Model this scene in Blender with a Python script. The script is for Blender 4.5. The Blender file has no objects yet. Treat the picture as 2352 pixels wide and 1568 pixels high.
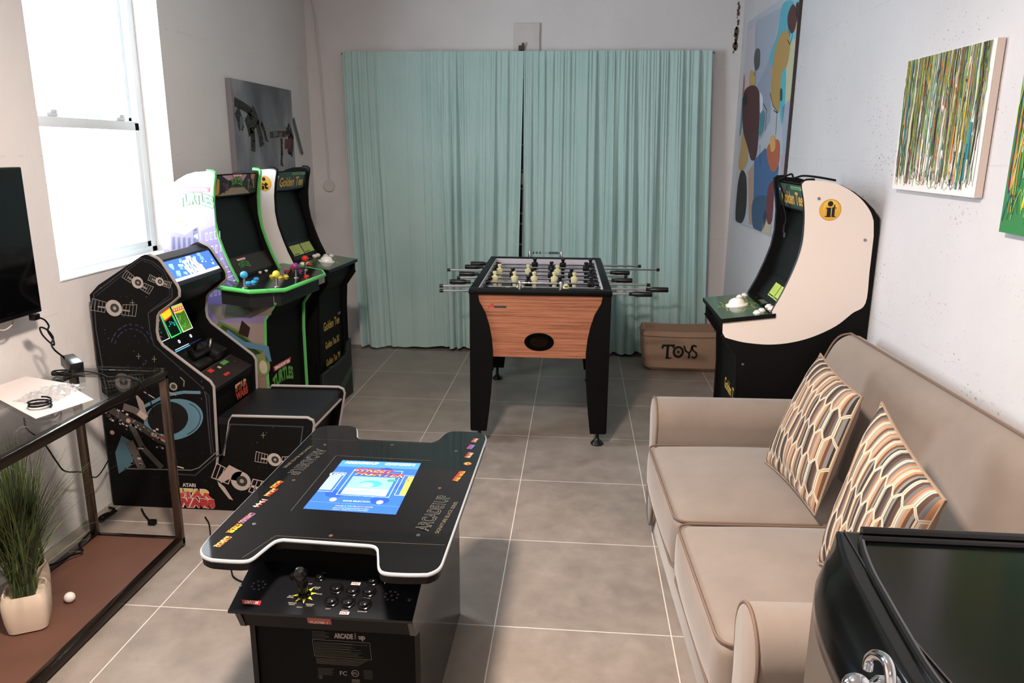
import bpy, bmesh, math, random
from mathutils import Vector, Matrix
from mathutils.geometry import tessellate_polygon
sc = bpy.context.scene
COL = sc.collection
# ------------------------------------------------ camera
F_PX, YAW, PITCH, ROLL = 1756.96, -0.08377, 0.24503, 0.00688
CAM = Vector((0.24528, -2.29064, 1.5788))
cy_, sy_ = math.cos(YAW), math.sin(YAW)
FWD = Vector((sy_*math.cos(PITCH), cy_*math.cos(PITCH), -math.sin(PITCH)))
r_ = Vector((cy_, -sy_, 0)); u_ = r_.cross(FWD)
RGT = math.cos(ROLL)*r_ + math.sin(ROLL)*u_
UPV = -math.sin(ROLL)*r_ + math.cos(ROLL)*u_
cd = bpy.data.cameras.new('camera'); cam = bpy.data.objects.new('camera', cd); COL.objects.link(cam)
cd.sensor_width = 36.0; cd.lens = F_PX*36.0/2352.0; cd.clip_start = 0.02
cam.matrix_world = Matrix(((RGT.x, UPV.x, -FWD.x, CAM.x), (RGT.y, UPV.y, -FWD.y, CAM.y), (RGT.z, UPV.z, -FWD.z, CAM.z), (0, 0, 0, 1)))
sc.camera = cam
# ------------------------------------------------ world, lights, exposure
vs = sc.view_settings
vs.view_transform = 'Standard'; vs.look = 'None'; vs.gamma = 1.0; vs.use_curve_mapping = False
vs.exposure = 0.0
w = bpy.data.worlds.new('world'); sc.world = w; w.use_nodes = True
bg = w.node_tree.nodes['Background']; bg.inputs[0].default_value = (0.80, 0.91, 1.0, 1); bg.inputs[1].default_value = 27.0
def area(name, loc, direction, sx, sy, power, col, portal=False, shape='RECTANGLE'):
    l = bpy.data.lights.new(name, 'AREA'); l.shape = shape; l.size = sx; l.size_y = sy; l.energy = power; l.color = col
    o = bpy.data.objects.new(name, l); COL.objects.link(o); o.location = loc
    o.rotation_euler = Vector(direction).to_track_quat('-Z', 'Y').to_euler()
    if portal: l.cycles.is_portal = True
    return o
area('window_portal', (-2.02, 1.15, 1.75), (1, 0, 0), 1.15, 1.5, 1, (1, 1, 1), True)
LAMP = Vector((-0.30, -1.0, 2.52))
area('ceiling_lamp_light', LAMP, (0, 0, -1), 0.24, 0.24, 125, (1.0, 0.85, 0.745), shape='DISK')
area('rear_fill_light', (-0.4, -3.2, 2.6), (0, 0.35, -1), 0.5, 0.5, 40, (1.0, 0.87, 0.78), shape='DISK')  # added warm fill behind the camera, lifts the back wall
sc.cycles.use_denoising = True
sc.cycles.max_bounces = 8; sc.cycles.diffuse_bounces = 5; sc.cycles.sample_clamp_indirect = 4.0
sc.cycles.caustics_reflective = False; sc.cycles.caustics_refractive = False
# ------------------------------------------------ pixel rays (2352 x 1568)
def ray(u, v): return FWD + RGT*((u-1176)/F_PX) - UPV*((v-784)/F_PX)
def at(u, v, x=None, y=None, z=None):
    d = ray(u, v)
    t = (x-CAM.x)/d.x if x is not None else ((y-CAM.y)/d.y if y is not None else (z-CAM.z)/d.z)
    return CAM + t*d
def lin(c):
    if isinstance(c, str):
        c = c.lstrip('#'); c = tuple(int(c[i:i+2], 16)/255 for i in (0, 2, 4))
    return tuple((x/12.92 if x <= 0.04045 else ((x+0.055)/1.055)**2.4) for x in c)
# ------------------------------------------------ materials
MATS = {}
def mat(col, rough=0.5, metal=0.0, emit=0.0, coat=0.0, bump=0.0, bscale=200.0, noise=0.0, nscale=8.0, trans=0.0, spec=0.5, ior=1.45, sheen=0.0):
    key = (col, rough, metal, emit, coat, bump, bscale, noise, nscale, trans, spec, ior, sheen)
    if key in MATS: return MATS[key]
    m = bpy.data.materials.new('paint_%d' % len(MATS)); m.use_nodes = True; MATS[key] = m
    nt = m.node_tree; b = nt.nodes['Principled BSDF']; L = lin(col)
    b.inputs['Base Color'].default_value = (*L, 1); b.inputs['Roughness'].default_value = rough
    b.inputs['Metallic'].default_value = metal; b.inputs['Specular IOR Level'].default_value = spec; b.inputs['IOR'].default_value = ior
    if coat: b.inputs['Coat Weight'].default_value = coat; b.inputs['Coat Roughness'].default_value = 0.06
    if sheen: b.inputs['Sheen Weight'].default_value = sheen
    if trans: b.inputs['Transmission Weight'].default_value = trans
    if emit:
        b.inputs['Emission Color'].default_value = (*L, 1); b.inputs['Emission Strength'].default_value = emit
    tc = None
    if bump or noise: tc = nt.nodes.new('ShaderNodeTexCoord')
    if bump:
        n = nt.nodes.new('ShaderNodeTexNoise'); n.inputs['Scale'].default_value = bscale; n.inputs['Detail'].default_value = 3
        bp = nt.nodes.new('ShaderNodeBump'); bp.inputs['Strength'].default_value = bump; bp.inputs['Distance'].default_value = 0.002
        nt.links.new(tc.outputs['Object'], n.inputs['Vector']); nt.links.new(n.outputs[0], bp.inputs['Height']); nt.links.new(bp.outputs[0], b.inputs['Normal'])
    if noise:
        n = nt.nodes.new('ShaderNodeTexNoise'); n.inputs['Scale'].default_value = nscale; n.inputs['Detail'].default_value = 6
        r = nt.nodes.new('ShaderNodeMapRange'); r.inputs[1].default_value = 0.3; r.inputs[2].default_value = 0.7
        r.inputs[3].default_value = 1-noise; r.inputs[4].default_value = 1+noise
        x = nt.nodes.new('ShaderNodeVectorMath'); x.operation = 'SCALE'; x.inputs[0].default_value = L
        nt.links.new(tc.outputs['Object'], n.inputs['Vector']); nt.links.new(n.outputs[0], r.inputs[0]); nt.links.new(r.outputs[0], x.inputs['Scale']); nt.links.new(x.outputs[0], b.inputs['Base Color'])
    return m
class NT:
    """small node-graph helper"""
    def __init__(s, name, rough=0.6):
        s.m = bpy.data.materials.new(name); s.m.use_nodes = True; s.nt = s.m.node_tree; s.b = s.nt.nodes['Principled BSDF']; s.b.inputs['Roughness'].default_value = rough
    def put(s, inp, v):
        if v is None: return
        if isinstance(v, bpy.types.NodeSocket): s.nt.links.new(v, inp)
        else: inp.default_value = v
    def math(s, op, a, b=None, c=None):
        n = s.nt.nodes.new('ShaderNodeMath'); n.operation = op
        for i, v in enumerate((a, b, c)): s.put(n.inputs[i], v)
        return n.outputs[0]
    def vm(s, op, a, b=None, out=0):
        n = s.nt.nodes.new('ShaderNodeVectorMath'); n.operation = op; s.put(n.inputs[0], a)
        if op == 'SCALE': s.put(n.inputs['Scale'], b)
        else: s.put(n.inputs[1], b)
        return n.outputs[out]
    def coord(s, k='Object'): return s.nt.nodes.new('ShaderNodeTexCoord').outputs[k]
    def sep(s, v):
        n = s.nt.nodes.new('ShaderNodeSeparateXYZ'); s.put(n.inputs[0], v); return n.outputs
    def comb(s, x, y, z):
        n = s.nt.nodes.new('ShaderNodeCombineXYZ')
        for i, v in enumerate((x, y, z)): s.put(n.inputs[i], v)
        return n.outputs[0]
    def noise(s, v, scale, detail=4, rough=0.5, out=0):
        n = s.nt.nodes.new('ShaderNodeTexNoise'); s.put(n.inputs['Vector'], v); n.inputs['Scale'].default_value = scale; n.inputs['Detail'].default_value = detail; n.inputs['Roughness'].default_value = rough
        return n.outputs[out]
    def vor(s, v, scale, out='Distance'):
        n = s.nt.nodes.new('ShaderNodeTexVoronoi'); s.put(n.inputs['Vector'], v); n.inputs['Scale'].default_value = scale
        return n.outputs[out]
    def rng(s, v, a, b, c=0.0, d=1.0):
        n = s.nt.nodes.new('ShaderNodeMapRange'); s.put(n.inputs[0], v)
        for i, q in enumerate((a, b, c, d)): n.inputs[i+1].default_value = q
        return n.outputs[0]
    def mix(s, f, a, b):
        n = s.nt.nodes.new('ShaderNodeMix'); n.data_type = 'RGBA'; s.put(n.inputs[0], f)
        for i, v in ((6, a), (7, b)):
            if isinstance(v, (str,)): v = (*lin(v), 1)
            s.put(n.inputs[i], v)
        return n.outputs[2]
    def ramp(s, f, stops, interp='LINEAR'):
        n = s.nt.nodes.new('ShaderNodeValToRGB'); n.color_ramp.interpolation = interp; s.put(n.inputs[0], f)
        e = n.color_ramp.elements
        while len(e) < len(stops): e.new(0.5)
        for i, (p, c) in enumerate(stops): e[i].position = p; e[i].color = (*lin(c), 1)
        return n.outputs[0]
    def bump(s, h, strength, dist=0.003):
        n = s.nt.nodes.new('ShaderNodeBump'); s.put(n.inputs['Height'], h); n.inputs['Strength'].default_value = strength; n.inputs['Distance'].default_value = dist
        s.nt.links.new(n.outputs[0], s.b.inputs['Normal'])
    def col(s, v): s.put(s.b.inputs['Base Color'], v)
BLACK = mat('#050506', 0.4, spec=0.3); BLACKM = mat('#060606', 0.6, spec=0.2); GLOSSB = mat('#060607', 0.08, coat=0.3)
CHROME = mat('#c8c8cc', 0.12, metal=1.0); STEEL = mat('#9a9a9e', 0.3, metal=1.0); WHITEP = mat('#d9d4ce', 0.45)
# ------------------------------------------------ objects
def tag(o, label=None, cat=None, group=None, kind=None):
    if label: o['label'] = label
    if cat: o['category'] = cat
    if group: o['group'] = group
    if kind: o['kind'] = kind
    return o
MW = {}
def thing(name, label, cat, loc=(0, 0, 0), rotz=0.0, group=None):
    o = bpy.data.objects.new(name, None); COL.objects.link(o); o.empty_display_size = 0.1
    o.location = loc; o.rotation_euler = (0, 0, rotz)
    MW[o.name] = Matrix.Translation(Vector(loc)) @ Matrix.Rotation(rotz, 4, 'Z')
    return tag(o, label, cat, group)
def wm(o): return MW.get(o.name, Matrix.Identity(4)) if o else Matrix.Identity(4)
def obj(name, bm, m, parent=None, world=False, smooth=False, label=None, fixn=True):
    """world=True: the mesh was drawn in world coordinates; otherwise in its thing's coordinates"""
    if fixn: bmesh.ops.recalc_face_normals(bm, faces=bm.faces)
    root = wm(parent)
    if world: bm.transform(root.inverted())
    me = bpy.data.meshes.new(name); bm.to_mesh(me); bm.free()
    for x in (m if isinstance(m, (list, tuple)) else [m]): me.materials.append(x)
    if smooth:
        me.shade_smooth() if hasattr(me, 'shade_smooth') else None
        if smooth != 'all':
            try: me.set_sharp_from_angle(angle=math.radians(35))
            except Exception: pass
    o = bpy.data.objects.new(name, me); COL.objects.link(o)
    if parent: o.parent = parent; MW[o.name] = root
    if label: o['label'] = label
    return o
def struct(name, bm, m, **k):
    o = obj(name, bm, m, **k)
    if o.parent is None: o['kind'] = 'structure'
    return o
NB = bmesh.new
def box(bm, a, b, M=None, bevel=0.0, seg=2, mi=0):
    a, b = Vector(a), Vector(b); c = (a+b)/2; s = b-a
    r = bmesh.ops.create_cube(bm, size=1.0, matrix=Matrix.Translation(c) @ Matrix.Diagonal((abs(s.x), abs(s.y), abs(s.z), 1)))
    vs_ = r['verts']; fs = set(f for v in vs_ for f in v.link_faces)
    if bevel > 0:
        es = list(set(e for v in vs_ for e in v.link_edges))
        rb = bmesh.ops.bevel(bm, geom=es, offset=bevel, segments=seg, profile=0.5, affect='EDGES')
        vs_ = list(set(v for f in rb['faces'] for v in f.verts) | set(v for v in vs_ if v.is_valid)); fs = set(f for v in vs_ for f in v.link_faces)
    for f in fs: f.material_index = mi
    if M is not None: bmesh.ops.transform(bm, matrix=M, verts=[v for v in vs_ if v.is_valid])
    return vs_
def prism(bm, pts3, vec, mi=0, bevel=0.0):
    """extrude a planar polygon (list of 3D points) along vec"""
    vec = Vector(vec); n = len(pts3); A = [bm.verts.new(Vector(p)) for p in pts3]; B = [bm.verts.new(Vector(p)+vec) for p in pts3]
    tris = tessellate_polygon([[Vector(p) for p in pts3]])
    fs = []
    for t in tris:
        try: fs.append(bm.faces.new([A[i] for i in t])); fs.append(bm.faces.new([B[i] for i in reversed(t)]))
        except ValueError: pass
    for i in range(n):
        j = (i+1) % n
        try: fs.append(bm.faces.new((A[i], A[j], B[j], B[i])))
        except ValueError: pass
    for f in fs: f.material_index = mi
    return A+B
def tube(bm, pts, r, seg=8, mi=0, cap=True, closed=False):
    pts = [Vector(p) for p in pts]; n = len(pts); rings = []; prev = None
    for i, p in enumerate(pts):
        if closed: t = (pts[(i+1) % n]-pts[i-1]).normalized()
        else: t = (pts[min(i+1, n-1)]-pts[max(i-1, 0)]).normalized()
        a = prev if prev is not None else (Vector((0, 0, 1)) if abs(t.z) < 0.9 else Vector((1, 0, 0)))
        x = (a - t*a.dot(t)).normalized(); prev = x; y = t.cross(x)
        rr = r[i] if isinstance(r, (list, tuple)) else r
        rings.append([bm.verts.new(p + rr*(math.cos(2*math.pi*k/seg)*x + math.sin(2*math.pi*k/seg)*y)) for k in range(seg)])
    for i in range(n if closed else n-1):
        R0, R1 = rings[i], rings[(i+1) % n]
        for k in range(seg):
            f = bm.faces.new((R0[k], R0[(k+1) % seg], R1[(k+1) % seg], R1[k])); f.material_index = mi
    if cap and not closed:
        for R, p in ((rings[0], 0), (rings[-1], 1)):
            f = bm.faces.new(R if p else list(reversed(R))); f.material_index = mi
def lathe(bm, prof, base, axis=(0, 0, 1), seg=20, mi=0, sx=1.0, sy=1.0):
    """prof: (radius, height) list along axis from base"""
    ax = Vector(axis).normalized(); a = Vector((1, 0, 0)) if abs(ax.x) < 0.9 else Vector((0, 1, 0))
    x = (a-ax*a.dot(ax)).normalized(); y = ax.cross(x); base = Vector(base); rings = []
    for r, h in prof:
        if r < 1e-6: rings.append([bm.verts.new(base+ax*h)])
        else: rings.append([bm.verts.new(base+ax*h+r*(sx*math.cos(2*math.pi*k/seg)*x+sy*math.sin(2*math.pi*k/seg)*y)) for k in range(seg)])
    for R0, R1 in zip(rings, rings[1:]):
        for k in range(seg):
            a0, a1 = R0[k % len(R0)], R0[(k+1) % len(R0)]; b0, b1 = R1[k % len(R1)], R1[(k+1) % len(R1)]
            q = []
            for v in (a0, a1, b1, b0):
                if v not in q: q.append(v)
            if len(q) >= 3:
                f = bm.faces.new(q); f.material_index = mi
    for R in (rings[0], rings[-1]):
        if len(R) > 2:
            try: bm.faces.new(R).material_index = mi
            except ValueError: pass
def smooth_path(pts, n=6, closed=False):
    P = [Vector(p) for p in pts]; out = []; N = len(P)
    rngi = range(N) if closed else range(N-1)
    for i in rngi:
        p0 = P[(i-1) % N] if closed or i > 0 else P[0]; p1 = P[i]; p2 = P[(i+1) % N]; p3 = P[(i+2) % N] if closed or i+2 < N else P[-1]
        for k in range(n):
            t = k/n
            out.append(0.5*((2*p1)+(-p0+p2)*t+(2*p0-5*p1+4*p2-p3)*t*t+(-p0+3*p1-3*p2+p3)*t**3))
    if not closed: out.append(P[-1])
    return out
def rounded(pts, r, seg=5):
    """round the corners of a 2D closed polygon; r number or list"""
    out = []; n = len(pts)
    for i in range(n):
        p = Vector(pts[i]); a = Vector(pts[i-1]); b = Vector(pts[(i+1) % n]); rr = r[i] if isinstance(r, (list, tuple)) else r
        da = (a-p); db = (b-p); ra = min(rr, da.length*0.49, db.length*0.49)
        if ra < 1e-5: out.append(p); continue
        s = p+da.normalized()*ra; e = p+db.normalized()*ra
        for k in range(seg+1):
            t = k/seg; out.append((1-t)**2*s+2*t*(1-t)*p+t*t*e)
    return out
# ------------------------------------------------ flat artwork printed or stuck on a surface
class Art:
    def __init__(s, origin, ux, uy, lift=0.0008, step=0.00035, **mk):
        s.o = Vector(origin); s.ux = Vector(ux).normalized(); s.uy = Vector(uy); s.uy = (s.uy-s.ux*s.uy.dot(s.ux)).normalized()
        s.n = s.ux.cross(s.uy); s.bm = bmesh.new(); s.mats = []; s.lift = lift; s.step = step; s.mk = mk
    def px(s, u, v):
        d = ray(u, v); t = (s.o-CAM).dot(s.n)/d.dot(s.n); q = CAM+t*d-s.o
        return (q.dot(s.ux), q.dot(s.uy))
    def pxs(s, pts): return [s.px(*p) for p in pts]
    def mi(s, c):
        m = c if isinstance(c, bpy.types.Material) else mat(c, **s.mk)
        if m not in s.mats: s.mats.append(m)
        return s.mats.index(m)
    def p3(s, a, b, layer): return s.o+s.ux*a+s.uy*b+s.n*(s.lift+layer*s.step)
    def poly(s, pts, c, layer=0, px=False):
        if px: pts = s.pxs(pts)
        k = s.mi(c); V = [s.bm.verts.new(s.p3(p[0], p[1], layer)) for p in pts]
        for t in tessellate_polygon([[Vector((p[0], p[1], 0)) for p in pts]]):
            a, b, cc = (Vector((pts[i][0], pts[i][1])) for i in t)
            if (b-a).cross(cc-a) < 0: t = t[::-1]
            try: s.bm.faces.new([V[i] for i in t]).material_index = k
            except ValueError: pass
    def line(s, pts, wd, c, layer=1, closed=False, px=False):
        if px: pts = s.pxs(pts)
        P = [Vector((p[0], p[1])) for p in pts]; n = len(P); k = s.mi(c); Lf = []
        for i in range(n):
            a = P[i-1] if (i > 0 or closed) else P[i]; b = P[(i+1) % n] if (i < n-1 or closed) else P[i]
            d1 = (P[i]-a); d2 = (b-P[i]); d1 = d1.normalized() if d1.length > 1e-9 else d2.normalized(); d2 = d2.normalized() if d2.length > 1e-9 else d1
            t = d1+d2; t = t.normalized() if t.length > 1e-6 else d1
            nn = Vector((-t.y, t.x)); sc_ = 1/max(0.5, abs(nn.dot(Vector((-d1.y, d1.x)))))
            Lf.append((P[i]+nn*wd/2*sc_, P[i]-nn*wd/2*sc_))
        V = [(s.bm.verts.new(s.p3(a.x, a.y, layer)), s.bm.verts.new(s.p3(b.x, b.y, layer))) for a, b in Lf]
        for i in range(n if closed else n-1):
            j = (i+1) % n
            try: s.bm.faces.new((V[i][1], V[j][1], V[j][0], V[i][0])).material_index = k
            except ValueError: pass
    def disc(s, a, b, r, c, layer=1, ry=None, seg=24, px=False, a0=0.0, a1=360.0):
        if px: a, b = s.px(a, b)
        ry = ry or r; pts = [(a+r*math.cos(math.radians(a0+(a1-a0)*k/seg)), b+ry*math.sin(math.radians(a0+(a1-a0)*k/seg))) for k in range(seg if a1-a0 >= 360 else seg+1)]
        s.poly(pts, c, layer)
    def ring(s, a, b, r, wd, c, layer=1, ry=None, seg=28, px=False):
        if px: a, b = s.px(a, b)
        ry = ry or r; s.line([(a+r*math.cos(2*math.pi*k/seg), b+ry*math.sin(2*math.pi*k/seg)) for k in range(seg)], wd, c, layer, closed=True)
    def text(s, body, a, b, h, c, layer=2, width=None, rot=0.0, shear=0.0, bold=0.0, px=False, align='CENTER', arch=0.0, grad=None, outline=None, ow=0.003, spacing=1.0):
        """h: cap height; width: total width the line is fitted to; arch: rise of the middle; grad: colour for the lower half"""
        if px: a, b = s.px(a, b)
        if outline:
            s.text(body, a, b, h, outline, layer, width, rot, shear, bold+ow, align=align, arch=arch, spacing=spacing); layer += 1
        cu = bpy.data.curves.new('t', 'FONT'); cu.body = body; cu.size = 1.0; cu.shear = 0.0; cu.resolution_u = 3; cu.space_character = spacing
        cu.offset = bold/(h/0.7) if bold else 0.0
        to = bpy.data.objects.new('t', cu); me = bpy.data.meshes.new_from_object(to)
        xs = [v.co.x for v in me.vertices]
        if not xs: return
        x0, x1 = min(xs), max(xs); W = x1-x0; H = 0.7; ky = h/H; kx = (width/W) if width else ky
        ca, sa = math.cos(math.radians(rot)), math.sin(math.radians(rot)); V = []
        for v in me.vertices:
            X = (v.co.x-x0)*kx; Y = v.co.y*ky; tw = W*kx
            X += shear*Y
            if arch: q = (v.co.x-x0)/W*2-1; Y += arch*(1-q*q)
            if align == 'CENTER': X -= tw/2
            V.append(s.bm.verts.new(s.p3(a+X*ca-Y*sa, b+X*sa+Y*ca, layer)))
        k = s.mi(c); k2 = s.mi(grad) if grad else k
        for p in me.polygons:
            try: f = s.bm.faces.new([V[i] for i in p.vertices]); f.material_index = k2 if (grad and p.center.y < 0.36) else k
            except ValueError: pass
        bpy.data.objects.remove(to); bpy.data.curves.remove(cu); bpy.data.meshes.remove(me)
    def build(s, name, parent=None, label=None): return obj(name, s.bm, s.mats or [BLACK], parent, world=True, label=label, fixn=False)
R_ = random.Random(7)
# ================================================ THE ROOM
TW = 0.5965
XL = -1.85; YB = 3.75; YF = -3.9; ZC = 2.95
def xr(y): return 1.40+(3.75-y)*0.02          # the right wall runs very slightly off square
# floor
f = NT('floor_tile', 0.42); co = f.coord(); x, y, z = f.sep(co)[0:3]
gx = f.math('ABSOLUTE', f.math('SUBTRACT', f.math('FRACT', f.math('ADD', f.math('DIVIDE', x, TW), 0.5+8)), 0.5))
gy = f.math('ABSOLUTE', f.math('SUBTRACT', f.math('FRACT', f.math('ADD', f.math('DIVIDE', y, 0.6), 0.5+8)), 0.5))
g = f.math('LESS_THAN', f.math('MINIMUM', gx, gy), 0.0032)
n1 = f.noise(co, 1.6, 8, 0.65); n2 = f.noise(co, 9.0, 6, 0.6)
nn = f.math('ADD', f.math('MULTIPLY', n1, 0.6), f.math('MULTIPLY', n2, 0.4))
base = f.ramp(nn, [(0.33, '#756b63'), (0.5, '#8b8077'), (0.66, '#9d9288')])
f.col(f.mix(g, base, '#d8cfc6')); f.put(f.b.inputs['Roughness'], f.rng(n2, 0.3, 0.7, 0.36, 0.5)); f.bump(n2, 0.05)
bm = NB(); box(bm, (XL-0.3, YF, -0.05), (xr(YF)+0.3, YB+0.2, 0)); struct('floor', bm, f.m)
# plastered, whitewashed concrete
def wallmat(name, axis, tone, specks, joint=0.62, dirt=0.0):
    f = NT(name, 0.85); co = f.coord(); X = f.sep(co)
    big = f.noise(co, 1.3, 6, 0.6); fine = f.noise(co, 60, 4, 0.6); cl = f.noise(co, 2.2, 3, 0.5)
    st = f.vm('MULTIPLY', co, (1.0, 1.0, 1.5)); v1 = f.vor(st, 26); v2 = f.vor(co, 60)
    wob = f.noise(co, 90, 3, 0.7)
    s1 = f.math('LESS_THAN', f.math('ADD', v1, f.math('MULTIPLY', wob, 0.20)), f.math('MULTIPLY', f.rng(cl, 0.38, 0.72, 0.15, 1.0), specks))
    s2 = f.math('LESS_THAN', f.math('ADD', v2, f.math('MULTIPLY', wob, 0.22)), f.math('MULTIPLY', f.rng(cl, 0.36, 0.70, 0.1, 1.0), specks*1.05))
    sp = f.math('MAXIMUM', s1, s2)
    zz = f.math('ADD', X[2], f.math('MULTIPLY', f.noise(co, 3, 3), 0.012))
    jt = f.math('LESS_THAN', f.math('ABSOLUTE', f.math('SUBTRACT', f.math('FRACT', f.math('DIVIDE', zz, joint)), 0.5)), 0.004)
    jt = f.math('MULTIPLY', jt, f.math('GREATER_THAN', f.noise(co, 9, 4, 0.7), 0.52))
    c = f.mix(f.rng(big, 0.3, 0.7), tone[0], tone[1])
    c = f.mix(f.math('MULTIPLY', jt, 0.16), c, '#8d8079'); c = f.mix(f.math('MULTIPLY', sp, f.rng(wob, 0.35, 0.65, 0.15, 0.7)), c, '#6b5d52')
    f.col(c)
    h = f.math('SUBTRACT', f.math('ADD', f.math('MULTIPLY', fine, 0.35), f.math('MULTIPLY', f.noise(co, 14, 5, 0.6), 0.9)), f.math('MULTIPLY', f.math('ADD', sp, jt), 0.6))
    f.bump(h, 0.45, 0.006); return f.m
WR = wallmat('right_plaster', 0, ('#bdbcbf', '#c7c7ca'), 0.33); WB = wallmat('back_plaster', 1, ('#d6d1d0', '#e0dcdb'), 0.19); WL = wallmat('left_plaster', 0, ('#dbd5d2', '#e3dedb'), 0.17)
bm = NB(); box(bm, (XL-0.3, YB, 0), (xr(YB)+0.3, YB+0.15, ZC)); struct('wall_back', bm, WB)
bm = NB(); prism(bm, [(xr(YF), YF, 0), (xr(YB), YB, 0), (xr(YB)+0.2, YB, 0), (xr(YF)+0.2, YF, 0)], (0, 0, ZC)); struct('wall_right', bm, WR)
bm = NB(); box(bm, (XL-0.3, YF-0.15, 0), (xr(YF)+0.3, YF, ZC)); struct('wall_front', bm, WB)
WY0, WY1, WZ0, WZ1 = 0.628, 1.60, 1.045, 2.52
bm = NB(); TK = 0.24
box(bm, (XL-TK, YF, 0), (XL, WY0, ZC)); box(bm, (XL-TK, WY1, 0), (XL, YB, ZC)); box(bm, (XL-TK, WY0, 0), (XL, WY1, WZ0)); box(bm, (XL-TK, WY0, WZ1), (XL, WY1, ZC))
struct('wall_left', bm, WL)
bm = NB(); box(bm, (XL-0.3, YF-0.15, ZC), (xr(YF)+0.3, YB+0.15, ZC+0.1)); struct('ceiling', bm, mat('#d9d6d2', 0.9))
# sash window, frame set deep in the reveal
WF = mat('#e6ecee', 0.4); xf = XL-0.125
win = bpy.data.objects.new('window_1', None); COL.objects.link(win); win['kind'] = 'structure'
bm = NB()
for a, b in (((WY0, WZ0), (WY0+0.045, WZ1)), ((WY1-0.05, WZ0), (WY1, WZ1)), ((WY0, WZ0), (WY1, WZ0+0.035)), ((WY0, WZ1-0.05), (WY1, WZ1))):
    box(bm, (xf-0.06, a[0], a[1]), (xf, b[0], b[1]), bevel=0.004)
obj('window_frame', bm, WF, win, smooth=True)
bm = NB()                                              # lower sash
for a, b in (((WY0+0.04, WZ0+0.03), (WY0+0.075, 1.70)), ((WY1-0.085, WZ0+0.03), (WY1-0.045, 1.70)), ((WY0+0.04, WZ0+0.03), (WY1-0.045, WZ0+0.065)), ((WY0+0.04, 1.66), (WY1-0.045, 1.705))):
    box(bm, (xf-0.035, a[0], a[1]), (xf-0.004, b[0], b[1]), bevel=0.003)
obj('lower_sash', bm, WF, win, smooth=True)
bm = NB()                                              # upper sash
for a, b in (((WY0+0.045, 1.69), (WY0+0.07, WZ1-0.04)), ((WY1-0.075, 1.69), (WY1-0.05, WZ1-0.04)), ((WY0+0.045, 1.69), (WY1-0.05, 1.725)), ((WY0+0.045, WZ1-0.07), (WY1-0.05, WZ1-0.04))):
    box(bm, (xf-0.056, a[0], a[1]), (xf-0.038, b[0], b[1]), bevel=0.002)
obj('upper_sash', bm, WF, win, smooth=True)
for yy in (0.90, 1.40):
    bm = NB(); box(bm, (xf-0.03, yy-0.035, 1.705), (xf-0.002, yy+0.035, 1.722), bevel=0.005); box(bm, (xf-0.02, yy-0.012, 1.72), (xf, yy+0.03, 1.735), bevel=0.004)
    obj('sash_lock', bm, mat('#dfe6e8', 0.4), win, smooth=True)
gl = NT('pane_glass', 0.0); nt = gl.nt; tr = nt.nodes.new('ShaderNodeBsdfTransparent'); gs = nt.nodes.new('ShaderNodeBsdfGlossy'); gs.inputs['Roughness'].default_value = 0.02
mx = nt.nodes.new('ShaderNodeMixShader'); mx.inputs[0].default_value = 0.06; nt.links.new(tr.outputs[0], mx.inputs[1]); nt.links.new(gs.outputs[0], mx.inputs[2]); nt.links.new(mx.outputs[0], nt.nodes['Material Output'].inputs[0])
bm = NB(); box(bm, (xf-0.022, WY0+0.07, WZ0+0.06), (xf-0.018, WY1-0.08, 1.665)); box(bm, (xf-0.049, WY0+0.065, 1.72), (xf-0.045, WY1-0.07, WZ1-0.065))
obj('pane', bm, gl.m, win)
bm = NB(); box(bm, (XL-0.125, WY0, WZ0-0.0), (XL+0.004, WY1, WZ0+0.006)); struct('trim_1', bm, mat('#d6dde0', 0.6))
# conduit and round junction box on the back wall, blank board over the curtain
pipe = smooth_path([at(724, 40, y=YB-0.01), at(738, 190, y=YB-0.01), at(748, 310, y=YB-0.01), at(756, 412, y=YB-0.01)], 5)
pipe = [Vector((-1.755, YB-0.01, 2.93)), at(716, 0, y=YB-0.01)]+pipe
t = thing('wall_conduit', 'thin painted conduit running down the back wall to a round junction box', 'conduit', (-1.66, YB, 1.2))
bm = NB(); tube(bm, pipe, 0.0065, 8); obj('conduit_pipe', bm, mat('#cdc6c3', 0.6), t, world=True, smooth=True)
bm = NB(); c = at(757, 427, y=YB); lathe(bm, [(0.045, 0), (0.046, 0.014), (0.04, 0.02), (0, 0.02)], c+Vector((0, -0.0, 0)), (0, -1, 0), 24); obj('junction_box', bm, mat('#cbc4bf', 0.7), t, world=True, smooth=True)
bm = NB(); a = at(1180, 54, y=YB); b = at(1239, 130, y=YB); box(bm, (a.x, YB-0.022, b.z), (b.x, YB, a.z), bevel=0.002)
tag(obj('wall_board', bm, mat('#cfcac6', 0.7, noise=0.06), None), 'plain white board fixed on the back wall above the curtain middle', 'board')
bm = NB(); a = at(1198, 110, y=YB-0.03); box(bm, (a.x-0.022, YB-0.05, a.z-0.018), (a.x+0.02, YB-0.022, a.z+0.015), bevel=0.004); box(bm, (a.x+0.004, YB-0.06, a.z+0.012), (a.x+0.016, YB-0.022, a.z+0.032)); box(bm, (a.x-0.02, YB-0.06, a.z-0.05), (a.x-0.004, YB-0.022, a.z-0.01))
tag(obj('rod_bracket', bm, mat('#4d4036', 0.7)), 'rusty brown metal bracket between the curtain top and the white board', 'bracket')
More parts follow.
